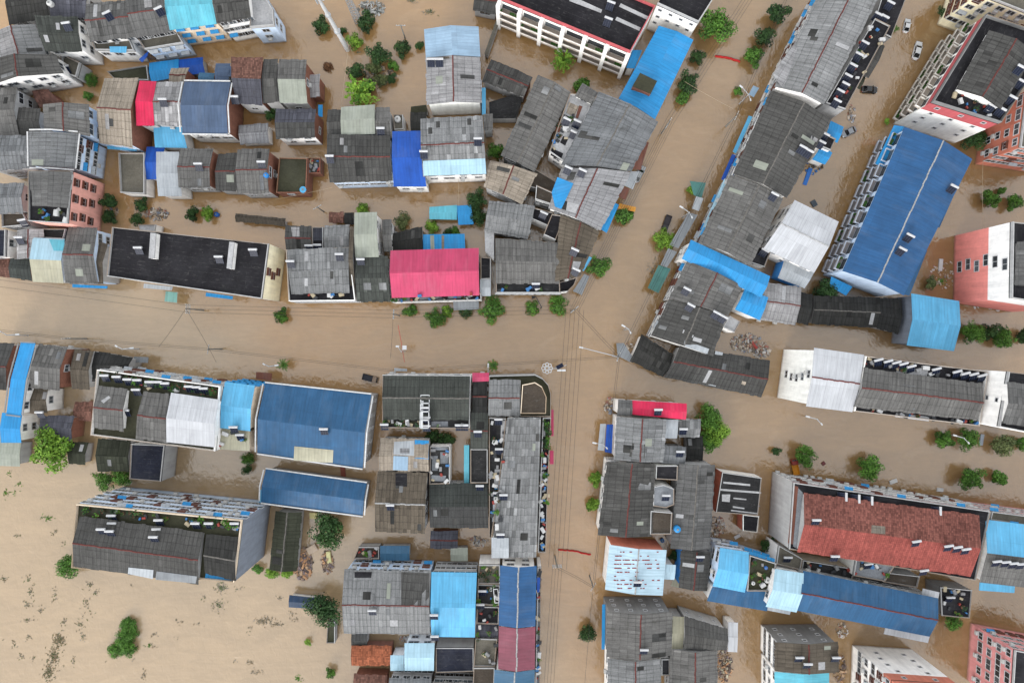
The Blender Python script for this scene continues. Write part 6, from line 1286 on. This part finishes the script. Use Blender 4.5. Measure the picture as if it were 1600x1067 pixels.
# bent black sign post by the main street tree
p = P(845, 482); t = thing("sign_post", "bent black sign pole beside the main street trees", "sign post", p); m = MB(); m.tube((0, 0, -1), (0, 0, 5), .12, .1, 8); m.tube((0, 0, 5), (-1.4, 2.6, 5.4), .1, .08, 8); m.tube((-1.4, 2.6, 5.4), (-2.4, 2.0, 5.3), .1, .08, 8); m.obj("post", [DK], t); m = MB(); m.box((-2.0, 2.5, 5.2), (.8, .5, .3)); m.obj("camera_box", [DK], t)
p = P(633, 549); t = thing("traffic_post", "white-headed signal post by the red hanging cord", "signal post", p); m = MB(); m.tube((0, 0, -1), (0, 0, 6), .12, .09, 8); m.obj("post", [STEEL], t); m = MB(); m.box((.8, 1.0, 6.1), (1.0, 1.0, .3)); m.box((-.9, 1.3, 6), (.8, .4, .25)); m.obj("signal_head", [WH], t); m = MB(); m.tube((0, 0, 5.9), (.8, 1, 6), .06, n=6); m.tube((0, 0, 5.9), (-.9, 1.3, 6), .06, n=6); m.obj("arm", [STEEL], t)
# ------------------------------------------------------------------ cables
CAB = plain("cable_black", (46, 46, 48), .6, .2); n_c = 0
def cable(a, b_, sag, label, r=.045, mt=None, group=None, name="power_cable"):
    a, b_ = Vector(a), Vector(b_); m = MB(); N = 14; q = []
    for i in range(N + 1): t = i / N; p = a.lerp(b_, t); p.z -= 4 * sag * t * (1 - t); q.append(p)
    for i in range(N): m.tube(q[i], q[i + 1], r, n=4, caps=False)
    return tag(m.obj(name, [mt or CAB], None, (a + b_) / 2), label, "cable", group)
def run(a, b_, n, w_, where, sag=.5):
    a, b_ = Vector(a), Vector(b_); d = (b_ - a).normalized(); sd = Vector((-d.y, d.x, 0))
    for k in range(n):
        off = sd * w_ * (k / (n - 1) - .5) if n > 1 else Vector()
        cable(a + off, b_ + off + Vector((0, 0, .2 * k)), sag + .15 * (k % 3), "dark overhead cable strung " + where, .04, None, "parallel cables strung " + where)
run(PO['w'], P(-20, 440, 9), 2, 1.6, "along the main street's west end"); run(PO['w'], PO['c'], 3, 1.8, "from the black-roofed block to the pink hall"); run(PO['c'], PO['x'], 3, 1.8, "along the main street trees"); run(PO['x'], PO['n'], 5, 2.0, "up the slanting street"); run(PO['n'], P(1180, -20, 9.5), 4, 2.0, "past the long blue roof")
run(PO['x'], PO['s'], 5, 4.2, "down the south street"); run(PO['s'], P(856, 1090, 9), 4, 2.2, "along the blue street roof"); run(PO['j'], PO['n2'], 2, .5, "beside the long row houses"); run(PO['n2'], P(1232, -10, 8.5), 2, .5, "beside the top of the long row"); run(PO['j'], PO['s2'], 2, .4, "along the south street's east side"); run(PO['s2'], P(912, 1090, 8.5), 1, 0, "down to the bottom edge of the south street")
run(PO['g'], P(-20, 514, 8.5), 2, .4, "off the west edge of the lower block"); run(PO['g'], PO['f'], 2, .4, "above the planted terrace block"); run(PO['f'], P(620, 580, 9), 2, .4, "above the largest steel-blue hall"); run(P(620, 580, 9), PO['j'], 2, .4, "across the crossroads by the flower lamp"); run(PO['x'], PO['j'], 2, .5, "across the crossroads to the market corner"); run(PO['s'], PO['s2'], 2, .4, "slantwise over the lower south street")
cable(PO["w"], P(248, 542, 4), .4, "thin stay cable slanting west across the main street", .035); cable(PO["w"], P(338, 566, 8), .4, "thin cable slanting east across the main street", .035); run(PO['c'], P(610, 560, 7), 1, 0, "across the street beside the red cord")
WC = plain("cable_pale", (190, 170, 140), .7, .2)
for a, b_, lb in [(P(443, 560, 6), P(400, 380, 6), ''), (P(430, 40, 8), P(461, 99, 8), ''), (P(545, 70, 6), P(520, 260, 6), "pale wire hanging from the mast to the canal row"), (P(1360, 165, 6), P(1250, 75, 8), ''), (P(1070, 128, 7), P(1145, 170, 7), "pale wire slung across the slanting street"), (P(716, 280, 5), P(717, 330, 3), "pale wire dropping to the cyan canopy shed"), (P(430, 312, 4), P(520, 293, 5), "pale pipe-like wire over the canal"), (P(1536, 250, 6), P(1537, 360, 6), "thin pale wire in the eastern yard")]:
    if lb: cable(a, b_, .3, lb, .04, WC)
RC = plain("banner_red", (196, 40, 40), .7, .2, .2)
cable(P(622, 508, 7), P(632, 566, 5), .3, "thin red cord hanging over the main street", .06, RC, None, "cord")
def banner(x0, y0, x1, y1, w_, label):
    a, b_ = P(x0, y0, .05), P(x1, y1, .05); d = (b_ - a).normalized(); s = Vector((-d.y, d.x, 0)); m = MB(); N = 14; r2 = random.Random(int(x0))
    pts = [(a.lerp(b_, i / N) + s * (r2.uniform(-.12, .12) + .2 * math.sin(i / N * 3.1)), Vector((0, 0, .1 + r2.uniform(0, .12)))) for i in range(N + 1)]
    for (p0, u0), (p1, u1) in zip(pts, pts[1:]):
        m.face([p0 - s * w_ / 2 + u0, p1 - s * w_ / 2 + u1, p1 + u1 * 2.2, p0 + u0 * 2.2]); m.face([p0 + u0 * 2.2, p1 + u1 * 2.2, p1 + s * w_ / 2 + u1, p0 + s * w_ / 2 + u0])
        m.face([p0 - s * w_ / 2 + u0, p0 - s * w_ / 2 - Vector((0, 0, .05)), p1 - s * w_ / 2 - Vector((0, 0, .05)), p1 - s * w_ / 2 + u1])
    o = m.obj("cloth_banner", [RC], None, a); tag(o, label, "banner")
banner(1117, 88, 1156, 97, .5, "red cloth banner floating across the slanting street"); banner(872, 858, 923, 866, .4, "red cloth banner strung low across the south street")
# ------------------------------------------------------------------ floating and standing odds and ends
def board(x, y, w_, d_, rz, rgb, label, z=.0, name="floating_board"):
    p = P(x, y, .2); m = MB(); m.box((0, 0, .12), (w_, d_, .22)); m.box((0, 0, .26), (w_ * .9, d_ * .86, .06)); m.box((w_ * .3, 0, .31), (w_ * .12, d_ * .5, .05)); me = m.mesh(name, [plain("panel_%d_%d_%d" % rgb, rgb, .5, .35, .12)])
    o = link(name, me, None, (p.x, p.y, z), (R(2), R(-2), R(rz))); tag(o, label, name.split('_')[-1])
board(1396, 752, 1.9, .95, 20, (222, 222, 222), "tilted white panel floating north of the red tiles"); board(1469, 765, 1.6, .9, -3, (214, 214, 214), "flat white panel floating beside the far street front"); board(1534, 687, .9, 2.8, -8, (176, 184, 196), "pale panel standing beside the street trees"); board(1470, 414, .95, 3.0, -4, (222, 222, 224), "long white panel among the floating litter"); board(1287, 724, .9, .8, 40, (120, 56, 58), "small maroon box drifting east of the orange tricycle", name="floating_box")
board(1533, 30, 1.0, .8, 10, (120, 120, 122), "grey box at the top-right corner", name="floating_box"); board(1272, 318, 1.3, 1.6, 30, (70, 80, 90), "dark blue-framed pallet beside the white warehouse", name="floating_pallet"); board(1152, 838, 1.5, .8, 30, (224, 224, 226), "white door-sized board in the debris yard", name="floating_board"); board(1262, 276, 1.0, 4.4, -20, (40, 120, 210), "blue plank rack at the lane's edge", name="plank_rack"); board(418, 766 - 18, 1.2, 1.6, 5, (180, 160, 140), "small pale hatch box above the steel-blue shed", name="floating_box"); board(536, 737, 1.2, 2.6, 5, (150, 80, 62), "red-brown chute joining both steel-blue roofs", name="floating_board")
board(488, 857, 2.6, 1.8, 30, (190, 170, 150), "slatted wooden pallet on the rubbish heap", .4, "wooden_pallet"); board(514, 870, 1.1, 2.9, 6, (226, 220, 160), "yellowish float on the walled rubbish corner", .2, "foam_float"); board(1178, 553 - 14, 2.2, .6, -55, (180, 60, 50), "red plastic sheet on the rubble heap", .3, "plastic_sheet"); board(490, 805, 1.9, 1.5, 0, (226, 214, 150), "yellow tarp bundle beside the big dark tree", .2, "tarp_bundle")
board(940, 600, .8, .8, 20, (90, 90, 92), "", 0) if False else None
# heaps: uncountable scraps
def heap(x, y, rx, ry, n, cols, label, name="rubble", seed=1, size=(.25, .9), zmax=.8, flat=False):
    r2 = random.Random(seed); m = MB(); mats = [plain("scrap_%d_%d_%d" % c, c, .8, .2, .3) for c in cols]; p0 = P(x, y)
    for k in range(int(n * .65)):
        a, rr = r2.uniform(0, 6.28), math.sqrt(r2.random()); q = P(x + math.cos(a) * rr * rx, y + math.sin(a) * rr * ry); s = r2.uniform(*size); z = r2.uniform(0, zmax) * (1 - rr * .8)
        m.box((q.x, q.y, max(.03, z)), (s, s * r2.uniform(.15, .8), s * r2.uniform(.1, .4)), Matrix.Rotation(r2.uniform(0, 3.14), 3, 'Z') @ Matrix.Rotation(r2.uniform(-.5, .5) * (0 if flat else 1), 3, 'X'), r2.randrange(len(mats)))
    tag(m.obj(name, mats, None, p0), label, name.replace('_', ' '), None, "stuff")
MIX = [(226, 222, 218), (190, 176, 162), (130, 118, 108), (178, 124, 108), (150, 154, 164), (206, 184, 158), (170, 156, 142), (214, 200, 184)]
WOOD = [(150, 130, 118), (190, 160, 130), (110, 96, 90), (206, 160, 122), (140, 126, 128)]
heap(1165, 535, 24, 14, 420, MIX, "mixed rubble heap behind the market shed", seed=1); heap(1190, 548, 14, 12, 200, MIX, "scattered litter east of the rubble heap", "litter", 2); heap(1117, 822, 16, 16, 260, MIX, "white and grey rubble heap in the debris yard", seed=3); heap(474, 880, 14, 24, 420, WOOD, "broken wood and brick heap beside the moss-green shed", "rubble", 4, (.3, 1.5)); heap(512, 878, 10, 18, 160, WOOD, "rubbish in the low-walled corner by the four-section block", "rubble", 5)
heap(1478, 430, 26, 22, 150, MIX, "floating litter between the pink house and royal-blue block", "litter", 6, (.2, .7), .15); heap(580, 14, 22, 12, 220, [(176, 176, 172), (120, 122, 118), (214, 214, 210)], "grey rubble at the foot of the lattice tower", "rubble", 7); heap(592, 118, 24, 16, 120, MIX, "tangled rubbish in the flooded grove", "litter", 8); heap(748, 845, 14, 8, 120, MIX, "scrap pile north of the red-white corner court", "rubble", 9); heap(1132, 1040, 12, 26, 200, WOOD + [(214, 206, 180)], "debris along the lane by the bottom-edge house", "rubble", 10)
heap(250, 88, 26, 6, 260, WOOD, "firewood pile below the annex with white canopies", "litter", 11, (.3, .9)); heap(245, 335, 18, 9, 160, MIX, "junk heap behind the white outbuilding", "rubble", 12); heap(175, 333, 10, 14, 60, MIX, "scraps at the foot of the pink apartment house", "litter", 13); heap(640, 997, 16, 5, 110, MIX, "junk strip below the four-section block", "litter", 14); heap(1315, 985, 10, 12, 60, MIX, "litter beside the grey gable house", "litter", 15); heap(1312, 1045, 10, 22, 90, WOOD, "tangled branches beside the cyan roof", "rubble", 16)
heap(990, 558 - 12, 14, 14, 60, MIX, "shop junk at the market corner", "litter", 17); heap(952, 634, 8, 14, 70, MIX, "white cloth and junk before the corner house", "litter", 18); heap(1290, 850, 10, 8, 30, MIX, "junk in the gap beside the red tiles", "litter", 19); heap(1170, 790, 16, 26, 50, MIX, "litter between glossy roof and grey flank", "litter", 20); heap(1545, 480, 30, 8, 14, [(230, 230, 230)], "a few white scraps north of the eastern grove", "litter", 21, (.3, .9), .1)
heap(1330, 178, 6, 14, 50, MIX, "junk beside the black car's shed", "litter", 22); heap(1270, 260, 16, 12, 40, [(60, 120, 190), (180, 180, 180), (100, 90, 80)], "blue and grey junk at the lane's west side", "litter", 23); heap(668, 268, 10, 6, 0, MIX, "", "litter", 24) if False else None
# weeds and scum lying on the open field water
def weeds(pts, label, seed, cols=('olive',), ln=(.25, .85), name="floating_weeds"):
    r2 = random.Random(seed); m = MB(); p0 = P(*pts[0][:2]); tones = []
    for (x, y, rx, ry, n) in pts:
        for k in range(int(n * .65)):
            a, rr = r2.uniform(0, 6.28), abs(r2.gauss(0, .5)); q = P(x + math.cos(a) * rr * rx, y + math.sin(a) * rr * ry); an = r2.uniform(0, 6.28) if r2.random() < .5 else r2.gauss(1.0, .5); L = r2.uniform(*ln); d = Vector((math.cos(an), math.sin(an), 0)) * L; s = Vector((-math.sin(an), math.cos(an), 0)) * r2.uniform(.05, .12); u = Vector((0, 0, .02 + r2.uniform(0, .05)))
            m.face([q + u - s * .4, q + d * .5 - s + u * 2, q + d + u, q + d * .5 + s + u * 2], r2.randrange(len(cols)))
    o = m.obj(name, [LEAF[c] if c in LEAF else plain("weed_" + c, dict(straw=(158, 138, 110), grey=(156, 146, 130), drab=(132, 124, 104))[c], .9, .1, .3) for c in cols], None, p0)
    at = o.data.attributes.new("leaf_tone", 'FLOAT', 'POINT'); at.data.foreach_set("value", [r2.random() * .5 for _ in o.data.vertices]); tag(o, label, "weeds", None, "stuff")
rw = random.Random(12)
W1 = [(44, 905, 8, 6, 30), (47, 925, 7, 16, 60), (42, 945, 6, 8, 40), (85, 928, 6, 18, 30), (63, 953, 6, 9, 30), (42, 969, 12, 6, 34), (100, 972, 9, 9, 34), (140, 912, 10, 10, 40), (150, 925, 14, 8, 36), (135, 945, 9, 14, 46), (125, 975, 9, 16, 46), (130, 995, 8, 12, 34), (45, 995, 8, 6, 26), (22, 1008, 5, 9, 24), (32, 1025, 9, 6, 22), (52, 1026, 6, 8, 14), (115, 1032, 6, 10, 24), (5, 905, 10, 6, 30), (25, 838, 9, 4, 16), (85, 832, 9, 6, 24), (100, 848, 6, 5, 10)]
W1 += [(rw.uniform(5, 400), rw.uniform(900, 1060), 5, 5, rw.randint(2, 7)) for _ in range(14)]
weeds(W1, "drifting weeds scattered over the open flooded field", 3, ('drab', 'grey', 'olive'))
weeds([(92, 1000, 13, 14, 260), (84, 1025, 12, 22, 300), (76, 1050, 10, 18, 260)], "long brown raft of dead weeds in the field", 4, ('straw', 'olive', 'drab'), (.3, .9))
weeds([(345, 919, 12, 12, 160), (340, 945, 16, 14, 110), (370, 920, 7, 7, 16), (318, 935, 9, 7, 16)], "weed raft south of the slate-ended apartment block", 5, ('olive', 'grey'))
weeds([(240, 992, 10, 4, 20), (225, 1055, 5, 12, 40), (310, 975, 12, 4, 14), (280, 972, 9, 4, 16), (240, 1010, 12, 6, 18), (390, 1035, 8, 7, 30), (395, 1050, 14, 6, 30), (390, 980, 6, 6, 14), (437, 905 + 30, 10, 6, 24), (410, 970, 22, 8, 160), (432, 975, 20, 4, 60), (462, 968, 10, 4, 22), (405, 1050, 10, 6, 26), (455, 960, 8, 8, 20)], "scum and weeds drifting west of the pump house", 6, ('drab', 'grey', 'straw'))
weeds([(670, 20, 16, 8, 90), (643, 2, 10, 4, 60), (560, 83, 4, 3, 12)], "grey weed rafts north of the big warehouse", 7, ('grey', 'olive'))
weeds([(30, 756, 8, 4, 26), (75, 810, 12, 4, 60), (20, 770, 9, 5, 20), (145, 765 - 22, 8, 7, 30), (15, 740, 5, 4, 16), (8, 770, 6, 8, 40), (232, 1018 - 10, 6, 4, 30), (465, 1060, 9, 5, 60)], "green weed clumps near the big yellow-green tree", 8, ('mid', 'lime'))
weeds([(1020, 425, 14, 20, 60)], "thin twigs caught beside the teal awning", 9, ('drab', 'grey'), (.5, 1.6))
# tidy weeds growing in the rubbish beside the shed
weeds([(470, 898, 8, 4, 60), (480, 893, 6, 4, 40), (1470, 440, 12, 6, 120)], "green weeds sprouting from the rubbish", 10, ('mid', 'lime'))
windows()
bpy.data.objects.remove if False else None
